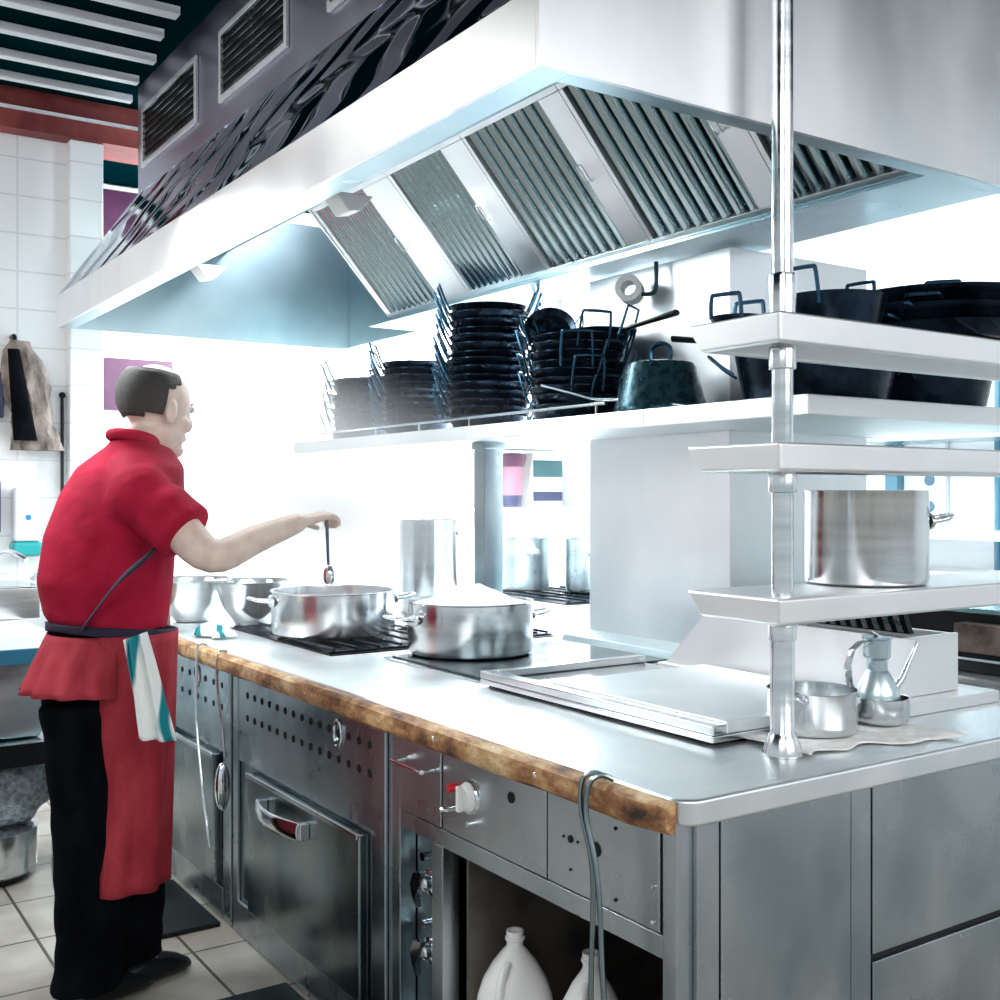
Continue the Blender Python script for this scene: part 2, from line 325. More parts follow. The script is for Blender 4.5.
# backing plate
bm = BM(); a, b = Fa - fn * 0.07, Fb - fn * 0.07
prism(bm, [(a.x, a.z), (b.x, b.z), (b.x + 0.01, b.z + 0.01), (a.x + 0.01, a.z + 0.01)], HY0 + 0.07, 4.899)
obj('filter_plenum', bm, BLACK, hood)
bm = BM(); prism(bm, [(2.64, 2.31), (2.655, 2.31), (2.655, 2.87), (2.19, 2.87), (2.19, 2.80)], 4.901, 4.915)
obj('plenum_end', bm, HOOD, hood)
spans = [(1.862, 1.875, 2.32, 2.340), (2.342, 2.453, 2.945, 2.965), (2.967, 3.08, 3.55, 3.570), (3.572, 3.728, 4.135, 4.160), (4.162, 4.393, 4.872, 4.900)]
def pt(s, y, d): q = Fa + fdir * s + fn * d; return (q.x, y, q.z)
for k in range(5):
    y0, b0, b1, y1 = spans[k]
    bm = BM()
    fr = 0.035
    def slab(s0, s1, ya, yb, d0, d1):
        vv = [bm.verts.new(pt(s, y, d)) for s in (s0, s1) for y in (ya, yb) for d in (d0, d1)]
        for f in ((0, 1, 3, 2), (4, 6, 7, 5), (0, 4, 5, 1), (2, 3, 7, 6), (0, 2, 6, 4), (1, 5, 7, 3)): bm.faces.new([vv[i] for i in f])
    slab(0, 0.02, y0, y1, -0.045, 0.0); slab(flen - 0.02, flen, y0, y1, -0.045, 0.0)
    fl, frr = b0 - y0, y1 - b1
    slab(0.021, flen - 0.021, y0, y0 + fl, -0.045, 0.0); slab(0.021, flen - 0.021, y1 - frr, y1, -0.045, 0.0)
    f = obj('baffle_filter', bm, HOOD, hood, bevel=0.002)
    n = 8 + (k > 2); w_ = (y1 - frr - y0 - fl) / n
    bm = BM()
    for i in range(n):
        yc = y0 + fl + w_ * (i + 0.5); hw = w_ * 0.33
        prof = [(-hw, -0.045), (-hw * 0.95, -0.022), (-hw * 0.6, -0.008), (0, 0), (hw * 0.6, -0.008), (hw * 0.95, -0.022), (hw, -0.045)]
        A = [bm.verts.new(pt(0.021, yc + p, d)) for p, d in prof]; B = [bm.verts.new(pt(flen - 0.021, yc + p, d)) for p, d in prof]
        for q in range(6): bm.faces.new((A[q], A[q + 1], B[q + 1], B[q]))
        bm.faces.new(A); bm.faces.new(B[::-1])
    obj('baffle_blades', bm, BLADE, f)
    bm = BM()
    yh = y0 + fl - 0.03 if k else y1 - 0.035
    tube(bm, smooth_path([pt(0.30, yh - 0.012, 0.001), pt(0.30, yh - 0.012, 0.02), pt(0.36, yh - 0.012, 0.022), pt(0.36, yh + 0.012, 0.022), pt(0.30, yh + 0.012, 0.02), pt(0.30, yh + 0.012, 0.001)], 3), 0.003, 6)
    obj('handle', bm, CHROME, f)
# brackets for the lamps behind the fascia
for y in (2.90, 4.10):
    bm = BM(); prism(bm, [(1.378, 2.315), (1.50, 2.315), (1.46, 2.27), (1.42, 2.262)], y, y + 0.09); obj('lamp_bracket', bm, WHITEPL, hood, bevel=0.004)
# grilles on the casing
def grille(y0, y1, z0, z1, z0b=None):
    bm = BM(); X = 1.70
    for (a, b, c, d) in ((y0, y1, z0, z0 + 0.025), (y0, y1, z1 - 0.025, z1), (y0, y0 + 0.025, z0 + 0.0255, z1 - 0.0255), (y1 - 0.025, y1, z0 + 0.0255, z1 - 0.0255)):
        box(bm, X - 0.016, X - 0.001, a, b, c, d)
    f = obj('vent_grille', bm, SHELF, hood, bevel=0.003)
    bm = BM(); box(bm, X - 0.002, X - 0.0005, y0 + 0.026, y1 - 0.026, z0 + 0.026, z1 - 0.026); obj('opening', bm, HOLE, f)
    bm = BM(); n = 8
    for i in range(n):
        z = z0 + 0.035 + (z1 - z0 - 0.07) * i / (n - 1)
        box(bm, X - 0.013, X - 0.003, y0 + 0.026, y1 - 0.026, z - 0.004, z + 0.004)
    obj('louvre', bm, DARKSTEEL, f)
grille(5.02, 5.88, 3.15, 3.46); grille(3.98, 4.72, 3.15, 3.46); grille(2.9, 3.62, 3.15, 3.46)

# ================================================================== CENTRE COLUMN
col = thing('service_column', 'stainless steel service column rising from the middle of the island to the hood', 'service column', (2.9, 3.1, 0.88))
bm = BM(); box(bm, 2.74, 3.45, 2.704, 3.465, 0.881, 2.287); obj('cladding', bm, HOOD, col, bevel=0.003)
bm = BM(); prism(bm, [(2.739, 0.882), (2.64, 0.882), (2.655, 0.905), (2.739, 0.925)], 2.72, 3.52); obj('base_flange', bm, STEEL, col, bevel=0.002)

# ================================================================== ISLAND
XF = 1.46
YN, YFAR = 1.57, 5.5
top = thing('worktop', 'long stainless steel worktop with rounded near corner on the island cabinets', 'worktop', (2.8, 3.5, 0.83))
bm = BM()
r = 0.05; pts = []
for k in range(7):
    a = math.pi * 1.5 - k * math.pi / 12
    pts.append((1.437 + r + r * math.cos(a), 1.532 + r + r * math.sin(a)))
pts += [(1.437, 5.55), (4.30, 5.55), (4.30, 1.532)]
prism(bm, pts, 0.828, 0.88, 'z'); obj('surface', bm, TOP, top, bevel=0.008, seg=3)
for (y0, y1) in ((1.555, 3.915), (3.925, 5.5)):
    bm = BM(); n = 24
    vs = []
    def sect(y, s): return [(1.434, 0.876), (1.408 + s, 0.877), (1.396 + s, 0.868), (1.392 + s, 0.845), (1.394 + s, 0.828), (1.404 + s, 0.818), (1.434, 0.817)]
    rings = []
    for i in range(n + 1):
        y = y0 + (y1 - y0) * i / n; e = min(y - y0, 0.03) if y0 < 2 else 0.03
        s = (0.03 - e) * 0.6 if i == 0 else 0
        rings.append([bm.verts.new((x + random.uniform(-.0012, .0012) * (0 if x > 1.43 else 1), y, z + random.uniform(-.002, .002) * (z < 0.85))) for x, z in sect(y, s)])
    for a, b in zip(rings, rings[1:]):
        for q in range(7): bm.faces.new((a[q], a[(q + 1) % 7], b[(q + 1) % 7], b[q]))
    bm.faces.new(rings[0]); bm.faces.new(rings[-1][::-1])
    obj('wooden_edge', bm, WOOD, top)
bm = BM()
for y in (2.38, 3.15, 1.95): lathe(bm, [(0, 0.003), (0.005, 0.002), (0.007, 0)], 10, Matrix.Translation((1.3925, y, 0.85)) @ Matrix.Rotation(R(-90), 4, 'Y'))
obj('screw', bm, CHROME, top)

def pull_bar(parent, y0, y1, z, x=XF):
    bm = BM(); tube(bm, smooth_path([(x - 0.002, y0, z), (x - 0.035, y0, z), (x - 0.042, y0 + 0.006, z), (x - 0.042, y1 - 0.006, z), (x - 0.035, y1, z), (x - 0.002, y1, z)], 4), 0.006, 10)
    return obj('handle', bm, CHROME, parent)
# --- open cabinet with control drawers
oc = thing('open_cabinet', 'steel base cabinet with open niche of white jugs below a control panel', 'cabinet', (1.9, 2.15, FLOOR))
bm = BM()
box(bm, XF, XF + 0.06, YN + 0.012, 1.62, FLOOR + 0.001, 0.827)       # near stile
box(bm, XF, XF + 0.05, 2.445, 2.50, 0.0205, 0.5545)
box(bm, XF, XF + 0.05, 2.67, 2.725, FLOOR + 0.001, 0.827)
box(bm, XF, XF + 0.05, 1.6205, 2.6695, 0.555, 0.600)     # mid rail
box(bm, XF, XF + 0.05, 1.6205, 2.6695, 0.805, 0.827)
box(bm, XF, XF + 0.05, 2.4305, 2.4445, 0.601, 0.804)
box(bm, XF, XF + 0.05, 1.6205, 2.6695, FLOOR + 0.001, 0.02)
obj('frame', bm, PANEL, oc, bevel=0.002)
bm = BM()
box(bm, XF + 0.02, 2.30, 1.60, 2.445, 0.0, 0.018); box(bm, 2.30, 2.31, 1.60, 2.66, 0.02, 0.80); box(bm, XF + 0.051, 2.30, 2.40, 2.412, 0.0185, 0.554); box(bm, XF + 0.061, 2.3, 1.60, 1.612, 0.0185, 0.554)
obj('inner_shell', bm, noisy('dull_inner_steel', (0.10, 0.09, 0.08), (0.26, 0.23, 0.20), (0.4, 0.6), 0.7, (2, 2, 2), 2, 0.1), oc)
bm = BM(); box(bm, XF + 0.052, XF + 0.07, 2.50, 2.669, 0.021, 0.554); obj('slot_back', bm, DARKSTEEL, oc)
bm = BM(); tube(bm, [(1.56, 1.614, 0.50), (1.56, 2.05, 0.535)], 0.008); obj('gas_pipe', bm, DARKSTEEL, oc)
# control panels
bm = BM(); box(bm, XF - 0.004, XF + 0.012, 1.995, 2.429, 0.604, 0.803); cp = obj('control_panel', bm, PANEL, oc, bevel=0.003)
bm = BM(); box(bm, XF - 0.004, XF + 0.012, 1.625, 1.990, 0.604, 0.803); cp2 = obj('control_panel', bm, PANEL, oc, bevel=0.003)
bm = BM(); box(bm, XF - 0.004, XF + 0.012, 2.448, 2.666, 0.604, 0.803); dr = obj('drawer', bm, PANEL, oc, bevel=0.003)
pull_bar(dr, 2.48, 2.63, 0.745, XF - 0.004)
def disc(bm, y, z, r, x=XF - 0.0045, d=0.002):
    lathe(bm, [(0, d), (r, d), (r, 0)], 20, Matrix.Translation((x, y, z)) @ Matrix.Rotation(R(-90), 4, 'Y'))
bm = BM(); disc(bm, 2.13, 0.753, 0.013); obj('hole', bm, HOLE, cp)
bm = BM(); disc(bm, 1.82, 0.715, 0.016); disc(bm, 1.82, 0.645, 0.010); disc(bm, 1.905, 0.715, 0.008); disc(bm, 1.93, 0.715, 0.003); disc(bm, 1.88, 0.715, 0.003); disc(bm, 1.905, 0.65, 0.003); disc(bm, 1.755, 0.775, 0.004); disc(bm, 1.755, 0.63, 0.004); obj('hole', bm, HOLE, cp2)
bm = BM(); disc(bm, 1.64, 0.69, 0.006); disc(bm, 1.643, 0.62, 0.004); obj('screw', bm, CHROME, cp2)
X = XF - 0.004
Mk = Matrix.Translation((X, 2.305, 0.715)) @ Matrix.Rotation(R(-90), 4, 'Y')
bm = BM(); lathe(bm, [(0, 0.010), (0.040, 0.010), (0.043, 0.006), (0.044, 0)], 32, Mk); kb = obj('knob_plate', bm, CHROME, cp)
bm = BM(); lathe(bm, [(0, 0.026), (0.026, 0.026), (0.031, 0.022), (0.036, 0.012), (0.037, 0.0105)], 32, Mk); box(bm, X - 0.040, X - 0.0265, 2.298, 2.312, 0.684, 0.746); obj('knob', bm, WHITEPL, kb, bevel=0.002)
bm = BM(); tube(bm, [(X, 2.372, 0.725), (X - 0.022, 2.374, 0.725)], 0.011, 14); obj('igniter_button', bm, REDPL, cp)
bm = BM(); tube(bm, [(X, 2.375, 0.67), (X - 0.025, 2.375, 0.67), (X - 0.03, 2.395, 0.668)], 0.006, 10); tube(bm, [(X, 2.29, 0.655), (X - 0.02, 2.29, 0.655)], 0.007, 10); obj('pilot_screw', bm, CHROME, cp)
# valves in the slot
for z in (0.43, 0.25):
    bm = BM(); y = 2.555
    lathe(bm, [(0, 0.05), (0.014, 0.05), (0.02, 0.045), (0.02, 0.03), (0.034, 0.026), (0.034, 0.0)], 20, Matrix.Translation((XF + 0.051, y, z)) @ Matrix.Rotation(R(-90), 4, 'Y'))
    prism(bm, [(y - 0.018, z + 0.035), (y + 0.022, z + 0.028), (y + 0.040, z - 0.005), (y + 0.030, z - 0.035), (y + 0.008, z - 0.062), (y + 0.012, z - 0.03), (y - 0.004, z - 0.01)], XF - 0.012, XF + 0.004, 'x')
    tube(bm, [(XF + 0.05, y + 0.03, z + 0.06), (XF + 0.02, y + 0.03, z + 0.06)], 0.012, 10)
    obj('valve', bm, CHROME, oc)

# --- ovens
def oven(name, label, y0, y1, near=True):
    ov = thing(name, label, 'oven', ((XF + 2.2) / 2, (y0 + y1) / 2, FLOOR))
    W = y1 - y0
    bm = BM(); box(bm, XF, 2.28, y0, y1, FLOOR + 0.001, 0.827); obj('body', bm, DARKSTEEL, ov, bevel=0.004)
    bx('side_trim', PANEL, ov, XF - 0.012, XF - 0.0005, y0 + 0.004, y0 + 0.085, FLOOR + 0.002, 0.80, 0.003); bx('side_trim', PANEL, ov, XF - 0.012, XF - 0.0005, y1 - 0.05, y1 - 0.004, FLOOR + 0.002, 0.80, 0.003)
    bm = BM(); box(bm, XF - 0.009, XF - 0.0005, y0 + 0.086, y1 - 0.051, 0.502, 0.80); pn = obj('vent_panel', bm, PANEL, ov, bevel=0.002)
    bm = BM()
    n = 15
    for i in range(n):
        y = y0 + 0.10 + (W - 0.24) * i / (n - 1)
        for z in (0.745, 0.665):
            if i in (3,) and z > 0.7: continue
            disc(bm, y, z, 0.012, XF - 0.0091, 0.0015)
    obj('vent_hole', bm, HOLE, pn)
    bm = BM(); disc(bm, y0 + 0.10 + (W - 0.24) * 3 / (n - 1), 0.742, 0.012, XF - 0.0095, 0.003); obj('thermostat_hole', bm, HOLE, pn)
    bm = BM(); yc = y0 + 0.10 + (W - 0.24) * 3 / (n - 1)
    tube(bm, [(XF - 0.0125, yc + 0.026 * math.cos(a), 0.742 + 0.04 * math.sin(a)) for a in [2 * math.pi * i / 24 for i in range(24)]], 0.004, 8, closed=True); obj('thermostat_ring', bm, CHROME, pn)
    d0, d1 = y0 + 0.12, y1 - 0.20
    bm = BM(); box(bm, XF - 0.034, XF - 0.0005, d0, d1, 0.012, 0.49); dd = obj('door', bm, DARKSTEEL, ov, bevel=0.006)
    bm = BM(); box(bm, XF - 0.042, XF - 0.0345, d0, d1, 0.476, 0.492); obj('top_edge', bm, POLISH, dd, bevel=0.002)
    X2 = XF - 0.0345; ya, yb = d1 - 0.16, d1 - 0.52
    bm = BM(); box(bm, X2 - 0.03, X2, yb, yb + 0.03, 0.39, 0.44); box(bm, X2 - 0.03, X2, ya - 0.03, ya, 0.39, 0.44)
    pts = [(X2 - 0.03 - 0.028 * math.sin(math.pi * i / 14), yb + 0.01 + (ya - yb - 0.02) * i / 14, 0.415) for i in range(15)]
    rings = []
    for p in pts: rings.append((p, (0.010, 0, 0), (0, 0, 0.030)))
    loft(bm, rings, 12)
    obj('handle', bm, POLISH, dd, bevel=0.003)
    bm = BM(); box(bm, XF - 0.014, XF - 0.0005, y0 + 0.086, y1 - 0.051, FLOOR + 0.003, 0.0); obj('kick_plate', bm, PANEL, ov, bevel=0.003)
    return ov
oven('oven', 'steel gas oven with drilled vent panel between open cabinet and far oven', 2.73, 3.905)
oven('oven', 'second steel gas oven at the far end, partly behind the cook', 3.92, 5.45)
# --- end cabinet (faces the viewer)
ec = thing('end_cabinet', 'steel end cabinet with tall panel and drawers facing right side foreground', 'cabinet', (2.9, 1.75, FLOOR))
bm = BM(); box(bm, 1.505, 4.2, YN + 0.012, 1.59, FLOOR + 0.001, 0.80); box(bm, 1.505, 4.2, YN + 0.012, 1.594, 0.8005, 0.826); obj('frame', bm, GAP, ec)
for xa, xb in ((1.503, 1.562), (1.953, 2.017), (3.1, 3.16)): bx('stile', PANEL, ec, xa, xb, YN, YN + 0.0115, FLOOR + 0.001, 0.827)
bm = BM(); box(bm, 1.566, 1.949, YN - 0.002, YN + 0.0115, FLOOR + 0.02, 0.822); obj('tall_panel', bm, PANEL, ec, bevel=0.003)
bm = BM(); box(bm, 2.022, 3.095, YN - 0.002, YN + 0.0115, 0.453, 0.822); obj('drawer', bm, PANEL, ec, bevel=0.003)
bm = BM(); box(bm, 2.022, 3.095, YN - 0.002, YN + 0.0115, FLOOR + 0.02, 0.437); obj('drawer', bm, PANEL, ec, bevel=0.003)
bm = BM(); box(bm, 3.165, 4.19, YN - 0.002, YN + 0.0115, FLOOR + 0.02, 0.822); obj('side_panel', bm, PANEL, ec, bevel=0.003)
bm = BM(); box(bm, 2.32, 4.22, 1.63, 5.45, FLOOR + 0.001, 0.826); o = obj('island_core', bm, PANEL); tag(o, 'steel block of cabinets behind the ovens under the worktop', 'cabinet')

# --- griddle with cover
gr = thing('griddle', 'steel griddle tray with polished cover plate on the worktop in front', 'griddle', (2.1, 2.3, 0.88))
bm = BM(); box(bm, 1.80, 2.42, 1.83, 2.80, 0.889, 0.905); box(bm, 1.80, 1.845, 1.83, 2.80, 0.9055, 0.928); box(bm, 1.8455, 2.42, 2.765, 2.80, 0.9055, 0.928); obj('tray', bm, POLISH, gr, bevel=0.004)
bm = BM(); box(bm, 1.82, 2.40, 1.85, 2.78, 0.8805, 0.8888); obj('foot', bm, BLACK, gr)
bm = BM(); box(bm, 1.8455, 2.42, 1.83, 2.50, 0.9055, 0.934); obj('cover_plate', bm, TOP, gr, bevel=0.004)
# --- cooktop plate
ck = thing('solid_top_burner', 'dark shiny solid cooking plate under the near casserole', 'cooktop', (2.2, 3.15, 0.88))
bm = BM(); box(bm, 1.83, 2.62, 2.83, 3.47, 0.8805, 0.886); obj('surround', bm, POLISH, ck, bevel=0.002)
bm = BM(); box(bm, 1.855, 2.595, 2.85, 3.45, 0.8865, 0.892); obj('plate', bm, GLASSTOP, ck, bevel=0.002)
# --- gas hobs
def hob(label, x0, x1, y0, y1):
    h = thing('gas_hob', label, 'gas hob', ((x0 + x1) / 2, (y0 + y1) / 2, 0.88))
    bm = BM(); box(bm, x0, x1, y0, y1, 0.8805, 0.885); obj('drip_tray', bm, BLACK, h, bevel=0.002)
    bm = BM(); nx = 7
    for i in range(nx):
        x = x0 + 0.03 + (x1 - x0 - 0.06) * i / (nx - 1); box(bm, x - 0.006, x + 0.006, y0 + 0.03, y1 - 0.03, 0.893, 0.903)
    for y in (y0 + 0.03, (y0 + y1) / 2, y1 - 0.03): box(bm, x0 + 0.01, x1 - 0.01, y - 0.006, y + 0.006, 0.8855, 0.8928)
    obj('grate', bm, BLACKPAN, h, bevel=0.002)
    bm = BM(); lathe(bm, [(0, 0.8925), (0.05, 0.8925), (0.06, 0.886), (0.06, 0.8853)], 24, Matrix.Translation(((x0 + x1) / 2 + 0.02, (y0 + y1) / 2 + 0.09, 0))); obj('burner', bm, DARKSTEEL, h)
hob('black gas hob grate under the far casserole', 1.70, 2.30, 3.62, 4.62)
hob('black gas hob grate between near casserole and service column', 2.32, 2.70, 3.62, 4.25)
hob('gas hob on the far side of the island under stockpots', 3.5, 4.2, 4.6, 5.45)

# --- grill with shield
gl = thing('char_grill', 'white steel grill box with slanting side shield behind the oil can', 'grill', (2.6, 2.25, 0.88))
bm = BM(); prism(bm, [(1.835, 0.914), (1.80, 1.02), (1.77, 1.082), (2.52, 1.085), (2.70, 0.914)], 2.448, 2.456, 'x'); obj('side_shield', bm, SHELF, gl)
bm = BM(); box(bm, 2.457, 2.76, 1.86, 1.872, 0.914, 1.072); box(bm, 2.457, 2.76, 2.50, 2.512, 0.914, 1.07); box(bm, 2.75, 2.76, 1.8725, 2.499, 0.914, 1.07); obj('box', bm, SHELF, gl, bevel=0.002)
bm = BM(); box(bm, 2.43, 2.86, 1.80, 2.72, 0.8805, 0.913); obj('base', bm, SHELF, gl, bevel=0.003)
bm = BM(); prism(bm, [(2.60, 1.074), (2.62, 1.074), (2.58, 1.16), (2.56, 1.16)], 1.90, 2.49); obj('lid', bm, BLACK, gl)
bm = BM()
for i in range(15):
    y = 1.915 + i * 0.038; prism(bm, [(2.595, 1.078), (2.5995, 1.078), (2.5595, 1.158), (2.555, 1.158)], y, y + 0.018)
obj('fin', bm, STEEL, gl)
bm = BM(); box(bm, 2.46, 2.745, 1.875, 2.49, 1.03, 1.045); obj('grate', bm, BLACK, gl)

# ================================================================== PASS SHELVES (near)
ps = thing('pass_shelf_rack', 'three tier stainless shelf rack on round posts at the island end', 'shelf rack', (2.6, 1.8, 0.88))
PX, PY = 1.883, 1.70
for z, h, sl in ((1.229, 0.058, 1), (1.563, 0.062, 1), (1.842, 0.066, 1)):
    bm = BM()
    x0, x1, y0, y1 = 1.808, 3.60, 1.64, 1.928
    T = [(x0, y0, z), (x1, y0, z), (x1, y1, z), (x0, y1, z)]
    Bt = [(x0 + 0.006, y0 + 0.004, z - h), (x1, y0 + 0.004, z - h), (x1, y1 - 0.045, z - h), (x0 + 0.006, y1 - 0.045, z - h)]
    Bi = [(x0 + 0.028, y0 + 0.026, z - h), (x1 - 0.02, y0 + 0.026, z - h), (x1 - 0.02, y1 - 0.06, z - h), (x0 + 0.028, y1 - 0.06, z - h)]
    Ti = [(p[0], p[1], z - 0.004) for p in Bi]
    V = [[bm.verts.new(p) for p in q] for q in (T, Bt, Bi, Ti)]
    bm.faces.new(V[0])
    for a, b in zip(V, V[1:]):
        for i in range(4): bm.faces.new((a[i], a[(i + 1) % 4], b[(i + 1) % 4], b[i]))
    bm.faces.new(V[3])
    obj('shelf', bm, SHELF, ps, bevel=0.010, seg=3)
for px in (PX, 3.40):
    bm = BM()
    lathe(bm, [(0.0, 0.881), (0.046, 0.881), (0.046, 0.886), (0.030, 0.925), (0.0265, 0.93), (0.0265, 1.14), (0.0245, 1.142), (0.0245, 1.16), (0.0235, 1.40), (0.0235, 1.78), (0.0235, 3.615), (0, 3.615)], 28, Matrix.Translation((px, PY, 0)))
    pp = obj('post', bm, POLISH, ps)
    for (a, b) in ((1.130, 1.168), (1.455, 1.499), (1.725, 1.775), (1.843, 1.935)):
        bm = BM(); lathe(bm, [(0.0236, a), (0.030, a + 0.002), (0.031, b - 0.008), (0.029, b), (0.0236, b)], 28, Matrix.Translation((px, PY, 0)))
        obj('collar', bm, POLISH, pp)
bm = BM(); tube(bm, [(1.93, 1.72, 1.771), (1.93, 1.72, 1.762)], 0.008, 10); obj('bolt', bm, CHROME, ps)

# ================================================================== LONG PAN SHELF
lsf = thing('long_pan_shelf', 'long stainless shelf holding black pan stacks under the hood', 'shelf', (2.5, 3.8, 1.66))
SZ = 1.722
bm = BM(); box(bm, 2.35, 2.733, 2.6985, 5.45, SZ - 0.056, SZ); box(bm, 2.35, 3.60, 2.03, 2.698, SZ - 0.056, SZ); obj('shelf', bm, SHELF, lsf, bevel=0.004)
bm = BM(); tube(bm, [(2.362, 2.9, SZ + 0.034), (2.362, 5.4, SZ + 0.034)], 0.006, 8)
for y in (2.95, 3.35, 3.75, 4.15, 4.55, 5.0, 5.35): tube(bm, [(2.362, y, SZ), (2.362, y, SZ + 0.034)], 0.004, 6)
obj('guard_rail', bm, CHROME, lsf)
bm = BM(); box(bm, 2.46, 2.55, 3.79, 3.87, 0.904, SZ - 0.057); obj('support_post', bm, DARKSTEEL, lsf, bevel=0.003, smooth=False)
bm = BM(); box(bm, 2.452, 2.558, 3.782, 3.878, SZ - 0.085, SZ - 0.0575) ; obj('post_bracket', bm, DARKSTEEL, lsf, bevel=0.003, smooth=False)

# ================================================================== PANS
ORD = ['topmost', 'second', 'third', 'fourth', 'fifth', 'sixth', 'seventh', 'eighth', 'ninth', 'tenth', 'eleventh', 'twelfth', 'thirteenth', 'fourteenth', 'fifteenth']
def wire_handle(bm, r, h, w, out, tilt=0.8, rad=0.0052, side=1, z0=0.0):
    """rectangular wire loop standing up outward from a rim at x = r*side"""
    p = [(r, -w / 2, z0), (r + out * 0.5, -w / 2, z0 + h * 0.45), (r + out * 0.9, -w / 2 * 0.92, z0 + h * 0.93), (r + out, -w / 2 * 0.72, z0 + h), (r + out, w / 2 * 0.72, z0 + h), (r + out * 0.9, w / 2 * 0.92, z0 + h * 0.93), (r + out * 0.5, w / 2, z0 + h * 0.45), (r, w / 2, z0)]
    tube(bm, [(side * a, b, c) for a, b, c in smooth_path(p, 3)], rad, 6)
def make_pan(r, depth, label, group, hh=0.085, ho=0.045, hw=0.10, name='paella_pan'):
    o = thing(name, label, 'pan', (0, 0, 0), group)
    bm = BM(); lathe(bm, [(0, 0), (r * 0.80, 0), (r * 0.84, 0.004), (r * 0.97, depth - 0.004), (r, depth), (r * 1.0, depth + 0.003), (r * 0.955, depth - 0.001), (r * 0.82, 0.007), (r * 0.78, 0.004), (0, 0.004)], 40)
    obj('pan_body', bm, BLACKPAN, o)
    for s in (-1, 1):
        bm = BM(); wire_handle(bm, r * 0.985, hh, hw, ho, side=s, z0=depth * 0.55); obj('handle', bm, PANWIRE, o)
    return o
def stack(x, y, z, n, pitch, base, where, group, face, jitter=0.25, sc_=1.0, tilt=0.0, drift=0.004, size=None):
    for i in range(n):
        k = n - 1 - i
        lb = ('%s black two-handled steel pan of %s' % (('lowest' if k == n - 1 else ORD[k] + (' from the top' if k else '')), where))
        rot = (random.uniform(-tilt, tilt), random.uniform(-tilt, tilt), face + random.uniform(-jitter, jitter))
        loc = (x + random.uniform(-drift, drift), y + random.uniform(-drift, drift), z + i * pitch)
        s = sc_ * (size(i) if size else 1)
        dup(base, loc, rot, lb.replace('topmost black', 'topmost black'), s, group)
base = make_pan(0.165, 0.044, 'x', 'pans', 0.11, 0.05, 0.105)
base2 = make_pan(0.178, 0.048, 'x', 'pans', 0.12, 0.045, 0.115)
Zs = SZ + 0.003
stack(2.545, 5.05, Zs, 8, 0.0365, base, 'the farthest leftmost pan stack', 'farthest pan stack', R(-40), 0.6, 0.95, 0.05, 0.008)
stack(2.545, 4.47, Zs, 10, 0.0305, base, 'the second stack from the left', 'second pan stack', R(-30), 0.25, 1.05, 0.012)
stack(2.54, 3.88, Zs, 15, 0.0325, base, 'the tallest pan stack', 'tallest pan stack', R(-38), 0.22, 1.06, 0.012, 0.005, lambda i: 1.0 - 0.05 * (i > 7) + 0.02 * math.sin(i * 2.1))
# the untidy stack: alternate directions so that handles stand up in a crowd
zz = Zs
for i in range(9):
    k = 8 - i
    rot = (random.uniform(-0.03, 0.03), random.uniform(-0.03, 0.03), [R(-95), R(-50), R(-115), R(-45), R(-85), R(-130), R(-50), R(-110), R(-62)][i])
    lb = '%s black two-handled steel pan of the untidy stack beside the upturned pot' % ('lowest' if k == 8 else ORD[k] + (' from the top' if k else ''))
    dup(base2, (2.525 + random.uniform(-.010, .010), 3.27 + random.uniform(-.015, .015), zz), rot, lb, 0.98, 'untidy pan stack')
    zz += 0.0315
dup(base2, (2.53, 3.44, zz + 0.06), (R(62), 0, R(-35)), 'upended black pan leaning with raised handles on top of the untidy stack', 0.55, None)
for b in (base, base2):
    for c in list(b.children): bpy.data.objects.remove(c)
    bpy.data.objects.remove(b)
# steel ladle handle lying over the rail
bm = BM()
P = smooth_path([(2.32, 3.20, SZ + 0.115), (2.36, 3.10, SZ + 0.085), (2.385, 2.99, SZ + 0.055), (2.40, 2.88, SZ + 0.046)], 6)
loft(bm, [(p, (0.0, 0.0, 0.006), Vector((0.012, 0.008, 0)) * (1.15 - i / len(P) * 0.6)) for i, p in enumerate(P)], 12)
tube(bm, [P[-1], (2.43, 2.75, SZ + 0.03), (2.45, 2.62, SZ + 0.012)], [0.006, 0.005, 0.004], 8)
o = obj('steel_spoon', bm, CHROME); tag(o, 'bright steel spoon handle lying in front of the untidy pan stack', 'spoon')
# upturned cast pot
up = thing('upturned_pot', 'dark upturned pot with loop handle beside the untidy pan stack', 'pot', (2.515, 2.80, SZ))
bm = BM(); lathe(bm, [(0.150, SZ + 0.003), (0.157, SZ + 0.004), (0.157, SZ + 0.018), (0.151, SZ + 0.026), (0.118, SZ + 0.150), (0.108, SZ + 0.164), (0.08, SZ + 0.170), (0, SZ + 0.172)], 44, Matrix.Translation((2.515, 2.80, 0))); obj('pot_body', bm, noisy('speckled_iron', (0.012, 0.04, 0.055), (0.03, 0.08, 0.10), (0.2, 0.4), 0.7, (6, 6, 6), 6, 0.2, spec=0.2), up)
bm = BM(); tube(bm, smooth_path([(2.50, 2.83, SZ + 0.17), (2.50, 2.83, SZ + 0.215), (2.515, 2.80, SZ + 0.232), (2.53, 2.77, SZ + 0.215), (2.53, 2.77, SZ + 0.17)], 5), 0.008, 8); obj('handle', bm, PANWIRE, up)
